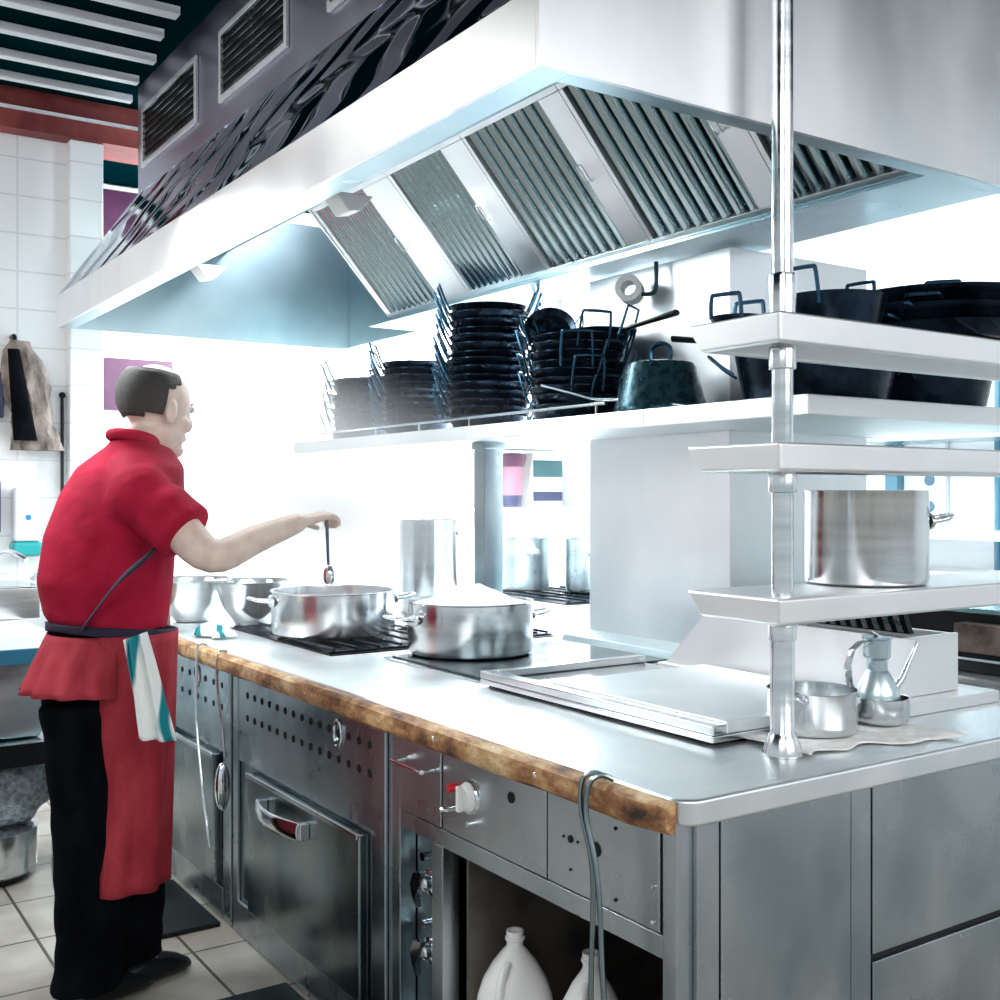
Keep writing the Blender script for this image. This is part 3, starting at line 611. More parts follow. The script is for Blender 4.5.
# big pots near end of long shelf
def big_pot(label, x, y, z, r, h, ang, mat_=BLACKPAN, hh=0.03, hw=0.12, ho=0.07, grp=None, drop=0.03):
    o = thing('deep_pan', label, 'pan', (x, y, z), grp)
    T = Matrix.Translation((x, y, z))
    bm = BM(); lathe(bm, [(0, 0), (r * 0.80, 0), (r * 0.86, 0.006), (r * 0.97, h * 0.8), (r, h), (r * 0.98, h), (r * 0.94, h * 0.8), (r * 0.8, 0.01), (0, 0.008)], 48, T); obj('pan_body', bm, mat_, o)
    for s in (-1, 1):
        bm = BM(); wire_handle(bm, r * 0.97, hh, hw, ho, side=s, z0=h - drop, rad=0.005); bmesh.ops.transform(bm, matrix=T @ Matrix.Rotation(ang, 4, 'Z'), verts=bm.verts[:]); obj('handle', bm, PANWIRE, o)
    return o
big_pot('large black two-handled pan on the long shelf under the top tier', 2.74, 2.34, SZ + 0.001, 0.25, 0.18, R(130), hh=0.06, drop=0.08, ho=0.08)
big_pot('black pan at the far right end of the long shelf', 3.27, 2.36, SZ + 0.001, 0.25, 0.17, R(200), hh=0.05, drop=0.07)
# frying pans
def frying_pan(label, x, y, z, r, ang, hl=0.2):
    o = thing('frying_pan', label, 'frying pan', (x, y, z)); T = Matrix.Translation((x, y, z)) @ Matrix.Rotation(ang, 4, 'Z')
    bm = BM(); lathe(bm, [(0, 0), (r * 0.78, 0), (r, 0.035), (r * 0.98, 0.036), (r * 0.77, 0.004), (0, 0.004)], 36, T); obj('pan_body', bm, BLACKPAN, o)
    bm = BM(); loft(bm, [(T @ Vector((r * 0.97 + hl * s, 0, 0.028 + 0.03 * s)), T.to_3x3() @ Vector((0, 0.009 + 0.009 * s, 0)), Vector((0, 0, 0.007 + 0.004 * s))) for s in (0, 0.2, 0.5, 0.8, 1)], 12); obj('handle', bm, BLACK, o, bevel=0.002)
frying_pan('black frying pan with handle pointing left above the large pan', 2.72, 2.42, SZ + 0.184, 0.16, math.atan2(0.62, -0.38), 0.23)
frying_pan('black frying pan on the untidy stack with handle pointing at the top tier', 2.60, 3.22, zz + 0.010, 0.12, math.atan2(-0.93, 0.1), 0.25)
# top tier
TZ = 1.843
for i in range(5):
    lb = ['lowest', 'second lowest', 'middle', 'second highest', 'topmost'][i] + ' large black paella pan on the top tier of the rack'
    r = [0.25, 0.245, 0.25, 0.246, 0.252][i]
    o = big_pot(lb, 2.625 + [0, 0.01, -0.005, 0.012, -0.006][i], 1.83, TZ + 0.001 + i * 0.0215, r, 0.040, R(-10 + 12 * i), hh=0.01, ho=0.04, hw=0.08, grp='large paella pans on the top tier', drop=0.015)
big_pot('black deep pan with tall wire handles behind the post on top tier', 2.19, 1.82, TZ + 0.001, 0.130, 0.085, R(190), hh=0.085, hw=0.08, ho=0.015, drop=0.03)
big_pot('small pan showing two upright wire handles above left end of top tier', 1.935, 1.885, TZ + 0.001, 0.065, 0.025, R(20), hh=0.055, hw=0.075, ho=0.004, drop=0.01)
# stockpot on low tier
def steel_pot(name, label, x, y, z, r, h, angs, hz=None, cat='pot', hl=0.075, hw=0.075, lid=False, mat_=POLISH, grp=None, rad=0.006):
    o = thing(name, label, cat, (x, y, z), grp); T = Matrix.Translation((x, y, z))
    bm = BM(); lathe(bm, [(0, 0), (r * 0.93, 0), (r * 0.985, 0.006), (r, 0.02), (r, h - 0.006), (r * 1.012, h - 0.003), (r * 1.012, h), (r * 0.985, h), (r * 0.975, h - 0.01), (r * 0.975, 0.022), (r * 0.9, 0.01), (0, 0.008)], 56, T); obj('pot_body', bm, mat_, o)
    hz = hz if hz is not None else h * 0.72
    for a in angs:
        M_ = T @ Matrix.Rotation(a, 4, 'Z')
        bm = BM(); tube(bm, smooth_path([(r + 0.004, -hw / 2, hz), (r + hl * 0.45, -hw / 2 * 1.0, hz + 0.004), (r + hl * 0.85, -hw * 0.36, hz + 0.012), (r + hl, 0, hz + 0.014), (r + hl * 0.85, hw * 0.36, hz + 0.012), (r + hl * 0.45, hw / 2, hz + 0.004), (r + 0.004, hw / 2, hz)], 5), rad, 10, M=M_)
        hn = obj('handle', bm, CHROME, o)
        bm = BM()
        loft(bm, [(M_ @ Vector((r - 0.004 + 0.009 * s, 0, hz)), M_.to_3x3() @ Vector((0, hw * 0.80, 0)), Vector((0, 0, 0.024))) for s in (0, 1)], 24)
        obj('handle_plate', bm, POLISH, hn, bevel=0.002)
    return o
steel_pot('stockpot', 'steel stockpot standing on the lowest tier of the rack', 2.31, 1.815, 1.230, 0.150, 0.232, [R(-30)], hz=0.155, hl=0.07)
# casseroles
c1 = steel_pot('casserole', 'wide shallow steel casserole full of white froth on the dark plate', 2.125, 3.367, 0.893, 0.222, 0.185, [R(172), R(-8)], hz=0.125, hl=0.10, hw=0.085)
bm = BM(); lathe(bm, [(0.214, 0.15), (0.205, 0.168), (0.15, 0.185), (0.09, 0.215), (0.04, 0.235), (0, 0.24)], 40, Matrix.Translation((2.125, 3.367, 0.893)))
for v in bm.verts: v.co.z += random.uniform(-.006, .006)
obj('froth', bm, mat('froth', (0.92, 0.93, 0.93), 0.7), c1)
steel_pot('casserole', 'steel casserole steaming under the cook\'s hand on the far hob', 1.93, 4.08, 0.9035, 0.245, 0.17, [R(165), R(-12)], hz=0.13, hl=0.09, hw=0.09)
steel_pot('stockpot', 'tall narrow steel stockpot behind the near casserole', 2.75, 4.75, 0.881, 0.145, 0.45, [R(-20)], hz=0.38, hl=0.085, hw=0.07)
for i, (x, y) in enumerate(((3.72, 5.3), (3.93, 4.98), (4.05, 4.72))):
    steel_pot('stockpot', ['left', 'middle', 'right'][i] + ' dull stockpot of the three across the island left of the column', x, y, 0.905, 0.14 if i != 1 else 0.13, 0.30, [R(250)], hz=0.22, hl=0.05, hw=0.06, mat_=STEEL, grp='stockpots across the island')
def bowl(label, x, y, r, h, z=0.881, rot=0):
    bm = BM(); lathe(bm, [(0, 0), (r * 0.42, 0), (r * 0.5, 0.006), (r * 0.8, h * 0.45), (r * 0.98, h * 0.96), (r * 1.03, h), (r * 1.02, h + 0.004), (r * 0.96, h * 0.97), (r * 0.78, h * 0.47), (r * 0.45, 0.012), (0, 0.008)], 48, Matrix.Translation((x, y, z)) @ Matrix.Rotation(rot, 4, 'X'))
    o = obj('mixing_bowl', bm, POLISH); tag(o, label, 'bowl', 'steel mixing bowls beside the far casserole')
bowl('large steel mixing bowl nearer the cook', 1.66, 4.98, 0.17, 0.19)
bowl('steel mixing bowl between the larger bowl and the far casserole', 1.84, 4.72, 0.165, 0.19)

# ================================================================== SMALL THINGS ON THE WORKTOP END
# folded cloth
bm = BM()
def fcl(s, t):
    x = 1.90 + 0.45 * s; y = 1.632 + 0.22 * t - 0.03 * s + 0.03 * math.sin(5 * s) * (1 - t) + 0.015 * math.sin(17 * s) * (t < 0.3)
    return (x, y, 0.8845 + 0.0035 * abs(math.sin(11 * s + 3 * t)) + 0.006 * max(0, 0.15 - s) / 0.15 + 0.005 * max(0, s - 0.85) / 0.15)
sheet(bm, 50, 16, fcl)
o = obj('folded_cloth', bm, LINEN, solid=0.004); tag(o, 'crumpled white cloth under the small pan and oil can', 'cloth')
steel_pot('saucepan', 'small open steel pan on cloth just right of the post', 2.096, 1.80, 0.8935, 0.105, 0.098, [R(200)], hz=0.08, hl=0.03, hw=0.04, rad=0.004)
ob = thing('oil_bowl', 'low steel bowl holding the oil can on the white cloth', 'bowl', (2.2985, 1.76, 0.893))
bm = BM(); lathe(bm, [(0, 0.8935), (0.05, 0.8935), (0.064, 0.902), (0.067, 0.915), (0.066, 0.956), (0.069, 0.958), (0.064, 0.957), (0.063, 0.915), (0.05, 0.90), (0, 0.898)], 40, Matrix.Translation((2.2985, 1.76, 0))); obj('bowl_body', bm, POLISH, ob)
oc_ = thing('oil_can', 'steel conical oil can with strap handle and slim spout, standing in bowl', 'oil can', (2.29, 1.765, 0.9))
oc_.location = (2.215, 1.77, 0.9); Tm = Matrix.Translation((2.215, 1.77, 0.9005))
bm = BM(); lathe(bm, [(0, 0), (0.043, 0), (0.046, 0.004), (0.047, 0.05), (0.045, 0.062), (0.026, 0.098), (0.021, 0.104), (0.021, 0.125), (0.028, 0.132), (0.029, 0.168), (0.031, 0.17), (0.031, 0.174), (0, 0.176)], 36, Tm); obj('can_body', bm, STEEL, oc_)
bm = BM(); loft(bm, [(Vector(p), Vector((0, 0.009, 0)), Vector(q)) for p, q in (((2.187, 1.77, 1.068), (0, 0, 0.002)), ((2.160, 1.77, 1.066), (0, 0, 0.002)), ((2.133, 1.77, 1.052), (0.0014, 0, 0.0014)), ((2.122, 1.77, 1.022), (0.002, 0, 0)), ((2.127, 1.77, 0.985), (0.002, 0, 0)), ((2.150, 1.77, 0.955), (0.0014, 0, 0.0014)))], 10); obj('handle', bm, POLISH, oc_)
bm = BM(); tube(bm, [(2.245, 1.758, 0.955), (2.275, 1.752, 0.985), (2.315, 1.745, 1.055)], [0.009, 0.007, 0.004], 12); obj('spout', bm, POLISH, oc_)
bm = BM(); box(bm, 2.19, 2.215, 1.765, 1.775, 1.0765, 1.080, Matrix.Translation((2.2, 1.77, 1.078)) @ Matrix.Rotation(R(25), 4, 'Y') @ Matrix.Translation((-2.2, -1.77, -1.073))); obj('lid_tab', bm, CHROME, oc_)

oc_.scale = (1.17,) * 3; oc_.location = (2.29, 1.765, 0.9)
# ================================================================== JUGS
def jug(label, x, y, r, h):
    o = thing('plastic_jug', label, 'jug', (x, y, 0.019), 'white plastic jugs in the niche'); T = Matrix.Translation((x, y, 0.019)); k = h / 0.33
    bm = BM(); lathe(bm, [(0, 0), (r * 0.9, 0), (r, 0.012), (r, 0.14 * k), (r * 0.96, 0.17 * k), (r * 0.82, 0.21 * k), (r * 0.58, 0.25 * k), (r * 0.33, 0.28 * k), (0.021, 0.292 * k), (0.021, 0.305 * k), (0.025, 0.308 * k), (0.025, 0.314 * k), (0.022, 0.316 * k), (0.022, h), (0.016, h), (0.015, 0.29 * k), (0, 0.28 * k)], 40, T); obj('jug_body', bm, PLASTIC_JUG, o)
    bm = BM(); T2 = T @ Matrix.Rotation(R(215), 4, 'Z'); tube(bm, smooth_path([(r * 0.45, 0, 0.262 * k), (r * 0.95, 0, 0.235 * k), (r * 1.14, 0, 0.17 * k), (r * 0.97, 0, 0.10 * k)], 5), 0.011, 10, M=T2); obj('handle', bm, PLASTIC_JUG, o)
jug('larger white plastic jug standing on the left in the open niche', 1.60, 2.325, 0.098, 0.335)
jug('smaller white plastic jug standing on the right in the niche', 1.69, 2.13, 0.082, 0.325)

# ================================================================== HANGING TOOLS ON THE RAIL
o = thing('hanging_tongs', 'long grey steel tongs hooked over the wooden edge near the corner', 'tongs', (1.40, 1.72, 0.4))
bm = BM(); tube(bm, smooth_path([(1.425, 1.745, 0.884), (1.405, 1.760, 0.893), (1.383, 1.77, 0.880), (1.378, 1.768, 0.82), (1.386, 1.742, 0.70), (1.382, 1.742, 0.5), (1.380, 1.740, 0.30)], 6), 0.0055, 8); obj('arm', bm, DARKSTEEL, o)
bm = BM(); tube(bm, smooth_path([(1.425, 1.725, 0.884), (1.405, 1.735, 0.893), (1.382, 1.745, 0.880), (1.375, 1.750, 0.82), (1.380, 1.720, 0.70), (1.378, 1.700, 0.5), (1.376, 1.680, 0.30)], 6), 0.0055, 8); obj('arm', bm, DARKSTEEL, o)
bm = BM()
for i in range(8): tube(bm, smooth_path([(1.375, 1.735 - 0.0, 0.375), (1.36 + 0.01 * math.cos(i), 1.73 + 0.03 * math.cos(i * 0.8), 0.35), (1.372, 1.73 + 0.012 * math.cos(i * .8), 0.31)], 4), 0.003, 6)
obj('coil', bm, CHROME, o)
o = thing('hanging_ladle', 'steel serving spoon hanging from the wooden edge between the ovens', 'spoon', (1.385, 3.87, 0.5))
bm = BM(); tube(bm, smooth_path([(1.42, 3.885, 0.888), (1.395, 3.885, 0.89), (1.383, 3.885, 0.86), (1.385, 3.88, 0.75), (1.39, 3.85, 0.62), (1.395, 3.84, 0.52)], 6), 0.005, 8); obj('handle', bm, POLISH, o)
bm = BM(); ball(bm, (1.385, 3.835, 0.42), 0.030, 0.016, 0.085); obj('bowl', bm, CHROME, o)
bm = BM(); tube(bm, smooth_path([(1.42, 4.10, 0.888), (1.395, 4.10, 0.89), (1.383, 4.10, 0.86), (1.378, 4.09, 0.60), (1.375, 3.98, 0.28), (1.375, 3.93, 0.18)], 6), 0.005, 8)
o = obj('hanging_skewer', bm, POLISH); tag(o, 'long thin steel skewer hanging in front of the far oven', 'skewer')
# cloth by the bowls
bm = BM()
def fc2(s, t): return (1.50 + 0.10 * t + 0.02 * math.sin(9 * s), 4.28 + 0.26 * s, 0.886 + 0.045 * math.sin(math.pi * s) ** 0.5 * math.sin(math.pi * t) ** 0.5 * (0.7 + 0.3 * math.sin(12 * s + 5 * t)) + 0.002)
sheet(bm, 30, 14, fc2); o = obj('checked_cloth', bm, TOWEL, solid=0.004); tag(o, 'teal and white cloth bundled on the worktop edge by the bowls', 'cloth')
# paper roll on hook
pr_ = thing('paper_roll', 'white paper roll hanging below the hood gutter in front of the column', 'paper roll', (2.69, 3.12, 2.19))
bm = BM(); a = Vector((-0.75, -0.66, 0)).normalized(); s_ = Vector((a.y, -a.x, 0)); c0 = Vector((2.655, 3.12, 2.195))
n = 32; rr = []
for (rad, off) in ((0.048, -0.05), (0.048, 0.05), (0.026, 0.05), (0.026, -0.05)):
    rr.append([bm.verts.new(c0 + a * off + s_ * rad * math.cos(2 * math.pi * i / n) + Vector((0, 0, rad * math.sin(2 * math.pi * i / n)))) for i in range(n)])
for k in range(4):
    for i in range(n): bm.faces.new((rr[k][i], rr[k][(i + 1) % n], rr[(k + 1) % 4][(i + 1) % n], rr[(k + 1) % 4][i]))
obj('roll', bm, PAPER, pr_)
bm = BM(); tube(bm, smooth_path([(2.70, 3.03, 2.287), (2.70, 3.03, 2.20), (2.695, 3.05, 2.175), (2.67, 3.10, 2.18)], 5), 0.008, 8); obj('hook', bm, TEALPRINT, pr_)

# ================================================================== RIGHT BACKGROUND
for i, (z, nm) in enumerate(((1.25, 'upper'), (1.02, 'lower'))):
    bm = BM(); box(bm, 5.55, 5.98, 2.4, 5.4, z - 0.05, z); o = obj('wall_shelf', bm, SHELF, bevel=0.004); tag(o, nm + ' white shelf on the far right wall behind the stockpot', 'shelf')
sp = thing('socket_panel', 'pale blue electric socket panel on the right wall above the shelves', 'socket panel', (5.95, 4.0, 1.9))
bm = BM(); box(bm, 5.96, 5.995, 4.10, 4.33, 1.28, 1.81); obj('plate', bm, SLAT, sp, bevel=0.004)
for z in (1.38, 1.54, 1.70):
    bm = BM(); disc(bm, 4.21, z, 0.035, 5.9595, 0.006); obj('socket', bm, mat('socket_blue', (0.08, 0.16, 0.22), 0.4), sp)
for i, y in enumerate((4.42, 3.75, 3.42)):
    bm = BM(); box(bm, 5.93, 5.995, y, y + 0.09, 0.9, 2.3) if i != 1 else tube(bm, [(5.95, y, 0.9), (5.95, y, 2.2)], 0.025, 12)
    o = obj('wall_pipe', bm, mat('blue_grey_pipe', (0.08, 0.22, 0.30), 0.4)); tag(o, ['blue grey vertical duct left of the socket panel', 'thin vertical blue pipe right of the socket panel', 'dark blue vertical duct at the right photo edge'][i], 'pipe')
bm = BM(); box(bm, 5.5, 5.97, 5.0, 6.0, 0.86, 0.9); box(bm, 5.5, 5.97, 2.3, 6.0, 1.76, 1.79); o = obj('wall_rack', bm, STEEL, bevel=0.004); tag(o, 'steel wall rack with stored pots beyond the service column', 'rack')
for i, (y, z, r, h) in enumerate(((5.6, 1.791, 0.14, 0.2), (5.25, 1.791, 0.12, 0.16), (4.9, 1.791, 0.15, 0.22), (4.55, 1.791, 0.11, 0.18), (4.2, 1.791, 0.13, 0.15))):
    steel_pot('stored_pot', ['first', 'second', 'third', 'fourth', 'fifth'][i] + ' pot from the left on the high wall rack seen between shelves', 5.74, y, z, r, h, [], mat_=[STEEL, DARKSTEEL, BLACKPAN, STEEL, DARKSTEEL][i], grp='pots on the high wall rack')
bt = thing('black_broiler', 'black broiler with brown side box on the island at the right edge', 'broiler', (3.6, 2.4, 0.88))
bm = BM(); box(bm, 3.25, 4.1, 1.95, 2.72, 0.8815, 1.072); obj('body', bm, BLACK, bt, bevel=0.004)
bm = BM(); box(bm, 3.18, 3.2495, 1.96, 2.16, 0.955, 1.045); obj('side_box', bm, noisy('burnt_brown', (0.05, 0.03, 0.025), (0.25, 0.18, 0.15), (0.5, 0.7), 0.2, (4, 4, 4), 3, 0.3), bt, bevel=0.003)
bm = BM(); box(bm, 3.235, 3.2495, 1.96, 2.40, 0.922, 0.930); obj('side_rail', bm, CHROME, bt)
bm = BM(); box(bm, 3.235, 3.2495, 2.22, 2.50, 0.99, 0.997); obj('side_rail', bm, CHROME, bt)
bm = BM(); box(bm, 3.24, 4.12, 1.94, 2.73, 1.0725, 1.09); obj('lid', bm, mat('teal_lid', (0.35, 0.60, 0.62), 0.2, 0.8), bt, bevel=0.003)
# items seen between post and column (far wall shelf)
fs = thing('far_cupboard', 'open white cupboard holding pots on the far side left of column', 'cupboard', (5.2, 7.6, FLOOR))
bm = BM(); box(bm, 4.3, 5.9, 7.55, 7.98, FLOOR + 0.001, 1.31); box(bm, 4.3, 5.9, 7.5, 7.98, 1.311, 1.34); box(bm, 4.3, 5.9, 7.5, 7.98, 1.83, 1.86); obj('body', bm, WALLW, fs, bevel=0.004)
c = thing('storage_tub', 'pinkish purple tub with navy base on the cupboard left of column', 'tub', (5.245, 7.66, 1.341))
T = Matrix.Translation((5.245, 7.66, 1.341)) @ Matrix.Diagonal((1.05, 1.05, 1.18, 1))
bm = BM(); lathe(bm, [(0, 0), (0.07, 0), (0.08, 0.1), (0.098, 0.32), (0.102, 0.34), (0, 0.34)], 24, T); obj('tub_body', bm, PINK, c)
bm = BM(); lathe(bm, [(0.0725, 0.01), (0.081, 0.09)], 24, T); obj('base_band', bm, NAVY, c)
bm = BM(); lathe(bm, [(0.0965, 0.29), (0.110, 0.345), (0.112, 0.38), (0.0, 0.39)], 24, T); obj('lid', bm, PURPLE, c)
c = thing('storage_carton', 'white carton printed teal and navy on the cupboard left of column', 'carton', (5.55, 7.66, 1.341))
bm = BM(); box(bm, 5.40, 5.70, 7.58, 7.75, 1.342, 1.80); obj('carton_body', bm, WHITEPL, c, bevel=0.003)
bm = BM(); box(bm, 5.398, 5.702, 7.576, 7.579, 1.60, 1.74); obj('teal_band', bm, TEALPRINT, c)
bm = BM(); box(bm, 5.398, 5.702, 7.576, 7.579, 1.40, 1.48); obj('navy_band', bm, NAVY, c)

# ================================================================== LEFT BACKGROUND
tb = thing('prep_table', 'white topped steel prep table along the left wall behind the cook', 'table', (0.3, 5.4, FLOOR))
bm = BM(); box(bm, -1.6, 1.12, 4.78, 6.38, 0.80, 0.835); obj('tabletop', bm, SHELF, tb, bevel=0.004)
bm = BM(); box(bm, -1.6, 1.12, 4.76, 4.778, 0.775, 0.836); obj('front_edge', bm, NAVY if False else mat('blue_edge', (0.03, 0.16, 0.26), 0.35, 0.4), tb, bevel=0.002)
bm = BM(); box(bm, -1.6, 1.10, 4.82, 6.3, 0.42, 0.45); obj('undershelf', bm, DARKSTEEL, tb, bevel=0.003)
bm = BM(); box(bm, -1.6, 1.10, 4.80, 4.815, 0.36, 0.45); obj('shelf_edge', bm, BLACK, tb)
for x, y in ((1.05, 4.83), (1.05, 6.25), (-1.5, 4.83), (-1.5, 6.25)):
    bm = BM(); box(bm, x - 0.02, x + 0.02, y - 0.02 + 0.02, y + 0.04, FLOOR, 0.419); box(bm, x - 0.02, x + 0.02, y, y + 0.04, 0.451, 0.799); obj('leg', bm, STEEL, tb)
bm = BM(); box(bm, -0.2, 1.0, 4.9, 5.6, 0.455, 0.79); o = obj('undercounter_crate', bm, STEEL, bevel=0.01); tag(o, 'grey steel container on the undershelf of the prep table', 'container')
def bag(label, c, rx, ry, rz):
    bm = BM(); ball(bm, c, rx, ry, rz, seg=32, rows=20)
    for v in bm.verts:
        d = (v.co - Vector(c)); n_ = math.sin(d.x * 38 + d.z * 21) * math.sin(d.z * 33 + d.y * 17); v.co += d * 0.10 * n_
        v.co.z = max(v.co.z, c[2] - rz * 0.9)
    o = obj('plastic_bag', bm, BAG); tag(o, label, 'bag', 'grey plastic bags under the prep table')
bag('crumpled dark plastic bag under the prep table nearest the cook', (0.84, 5.02, 0.24), 0.24, 0.16, 0.17)
bag('crumpled plastic bag under the prep table at the left photo edge', (0.45, 5.05, 0.24), 0.20, 0.16, 0.17)
bn = thing('steel_bin', 'round stainless steel bin on the floor under the prep table', 'bin', (0.86, 4.95, FLOOR))
T = Matrix.Translation((0.80, 5.0, 0))
bm = BM(); lathe(bm, [(0, FLOOR + 0.03), (0.19, FLOOR + 0.03), (0.20, FLOOR + 0.04), (0.205, 0.08), (0.205, 0.084), (0, 0.084)], 36, T); obj('bin_body', bm, POLISH, bn)
bm = BM(); lathe(bm, [(0, FLOOR + 0.001), (0.17, FLOOR + 0.001), (0.17, FLOOR + 0.029), (0, FLOOR + 0.029)], 24, T); obj('base', bm, BLACK, bn)
# sink with tap
sk = thing('sink', 'steel hand sink with mixer tap on the prep table at left edge', 'sink', (0.95, 6.0, 0.836))
bm = BM(); box(bm, 0.55, 1.2, 5.92, 6.36, 0.837, 0.99); box(bm, 0.55, 1.2, 5.92, 6.36, 0.991, 1.0); obj('basin', bm, POLISH, sk, bevel=0.01)
bm = BM(); tube(bm, smooth_path([(1.05, 6.25, 1.0), (1.05, 6.25, 1.13), (1.10, 6.15, 1.16), (1.16, 6.05, 1.12)], 5), 0.015, 10); tube(bm, [(1.05, 6.25, 1.10), (0.90, 6.15, 1.15)], 0.012, 10); tube(bm, smooth_path([(1.22, 6.2, 1.02), (1.26, 6.1, 1.06), (1.25, 6.05, 0.95), (1.28, 6.05, 0.86)], 5), 0.02, 10); obj('tap', bm, CHROME, sk)
sd = thing('soap_dispenser', 'white wall soap dispenser with teal base and blue mark above sink', 'soap dispenser', (1.23, 6.45, 1.3))
bm = BM(); box(bm, 1.165, 1.30, 6.39, 6.499, 1.20, 1.49); obj('case', bm, SLAT, sd, bevel=0.02, seg=3)
bm = BM(); box(bm, 1.155, 1.31, 6.385, 6.498, 1.12, 1.199); obj('base', bm, TEALPL, sd, bevel=0.02, seg=3)
bm = BM(); lathe(bm, [(0, 0.003), (0.015, 0.003), (0.015, 0)], 16, Matrix.Translation((1.235, 6.3895, 1.33)) @ Matrix.Rotation(R(90), 4, 'X')); obj('blue_mark', bm, mat('blue_print', (0.02, 0.25, 0.8), 0.4), sd)
# hanging jacket
jk = thing('hanging_jacket', 'dark brown jacket hanging from a hook on the white tiled wall', 'jacket', (1.2, 6.42, 1.9))
bm = BM()
Z1, Z0 = 2.27, 1.69
rings = []
for i in range(13):
    s = i / 12; z = Z1 + (Z0 - Z1) * s
    wd = 0.05 + 0.075 * min(1, s * 2.2) + 0.02 * math.sin(s * 7); cx = 1.185 + 0.10 * s
    rings.append(((cx, 6.40, z), (wd, 0, 0), (0, 0.055 + 0.01 * math.sin(s * 9), 0)))
loft(bm, rings, 24)
for v in bm.verts: v.co.x += 0.008 * math.sin(v.co.z * 50 + v.co.y * 60); v.co.y += 0.012 * math.sin(v.co.x * 70)
obj('cloth', bm, JACKET, jk)
bm = BM(); loft(bm, [((1.15 + 0.06 * s, 6.335, 2.22 - 0.48 * s), (0.03 + 0.03 * s, 0, 0), (0, 0.02, 0)) for s in (0, .25, .5, .75, 1)], 14); obj('dark_sleeve', bm, TROUSER, jk)
bm = BM(); tube(bm, smooth_path([(1.17, 6.499, 2.30), (1.17, 6.42, 2.30), (1.17, 6.41, 2.26)], 4), 0.012, 8); obj('hook', bm, BLACK, jk)
bm = BM(); tube(bm, [(1.425, 6.47, 1.99), (1.425, 6.47, 1.30)], 0.009, 10); ball(bm, (1.425, 6.47, 2.0), 0.018, 0.018, 0.018); o = obj('wall_rod', bm, BLACK); tag(o, 'thin black rod with round knob standing against the tiled wall', 'rod')
bm = BM(); box(bm, 1.02, 1.115, 6.40, 6.499, 1.86, 2.10); box(bm, 1.02, 1.10, 6.40, 6.499, 1.25, 1.52); o = obj('wall_cabinet', bm, NAVY, bevel=0.004); tag(o, 'dark blue box on the tiled wall at left photo edge', 'box')
# mats
bm = BM(); box(bm, 0.95, 1.42, 2.5, 3.35, FLOOR + 0.0005, FLOOR + 0.018); o = obj('rubber_mat', bm, BLACK, bevel=0.004); tag(o, 'black rubber mat on the tiles in front of the near oven', 'mat')
bm = BM(); box(bm, 1.05, 1.42, 3.95, 4.5, FLOOR + 0.0005, FLOOR + 0.018); o = obj('rubber_mat', bm, BLACK, bevel=0.004); tag(o, 'black rubber mat on the tiles beyond the cook\'s legs', 'mat')

# ================================================================== THE COOK
ck = thing('person', 'cook in red shirt and red apron reaching over the far casserole', 'person', tuple(at(100, 990, 3.45))[:2] + (FLOOR,))
F3 = Vector((0.94, 0.34, 0)).normalized()      # way he faces
S3 = Vector((F3.y, -F3.x, 0))                  # his right-hand side
U3 = Vector((0, 0, 1))
def CP(u, v, d): return at(u, v, d)
# --- body: head, neck, torso, arms, hands as one fused surface
bm = BM()
hip = CP(108, 655, 3.50); waist = CP(112, 610, 3.50); chest = CP(118, 520, 3.50); sh = CP(132, 455, 3.50); nk = CP(142, 440, 3.50)
hc = CP(157, 410, 3.50)      # head centre
loft(bm, [(hip, S3 * .14, F3 * .10), (waist, S3 * .14, F3 * .10), (chest, S3 * .18, F3 * .13), (sh + U3 * -0.06, S3 * .16, F3 * .075), (sh + U3 * 0.01, S3 * .07, F3 * .06), (nk, S3 * .062, F3 * .066), (hc + U3 * -0.05 - F3 * 0.02, S3 * .058, F3 * .07)], 24)
Mh = Matrix((S3, F3, U3)).transposed().to_4x4()
Mh = Mh @ Matrix.Rotation(R(-10), 4, 'X')
Mh = Mh @ Matrix.Scale(1.12, 4)
def hp(s, f, u): return hc + (Mh.to_3x3() @ Vector((s, f, u)))
ball(bm, hp(0, -0.008, 0.03), 0.080, 0.103, 0.095, Mh)           # cranium
ball(bm, hp(0, 0.022, -0.045), 0.062, 0.075, 0.082, Mh)          # face and jaw
ball(bm, hp(0, 0.082, -0.098), 0.022, 0.022, 0.022, Mh)          # chin
ball(bm, hp(0, 0.106, -0.018), 0.013, 0.022, 0.026, Mh)          # nose
ball(bm, hp(0, 0.092, 0.022), 0.045, 0.018, 0.014, Mh)           # brow
ball(bm, hp(0, 0.094, -0.062), 0.024, 0.014, 0.010, Mh)          # lips
for s in (-1, 1):
    ball(bm, hp(s * 0.082, -0.012, -0.012), 0.010, 0.020, 0.034, Mh)   # ears
    ball(bm, hp(s * 0.045, 0.062, -0.03), 0.022, 0.022, 0.022, Mh)     # cheeks
def limb(pts, rs, k=5):
    P = smooth_path(pts, k); n = len(P)
    rr = []
    for i in range(n):
        t = i / k; j = min(int(t), len(rs) - 2); f = t - j; rr.append(rs[j] * (1 - f) + rs[j + 1] * f)
    tube(bm, P, rr, 16)
shR = CP(138, 492, 3.34); elR = CP(212, 556, 3.28); wrR = CP(300, 522, 3.50)
shL = CP(140, 485, 3.66); elL = CP(140, 575, 3.74); wrL = CP(152, 598, 3.86)
limb([chest + U3 * 0.1, shR, (shR + elR) / 2, elR, (elR + wrR) / 2, wrR], [0.07, 0.078, 0.062, 0.052, 0.044, 0.030])
limb([chest + U3 * 0.1, shL, (shL + elL) / 2, elL, (elL + wrL) / 2, wrL], [0.07, 0.078, 0.062, 0.050, 0.043, 0.030])
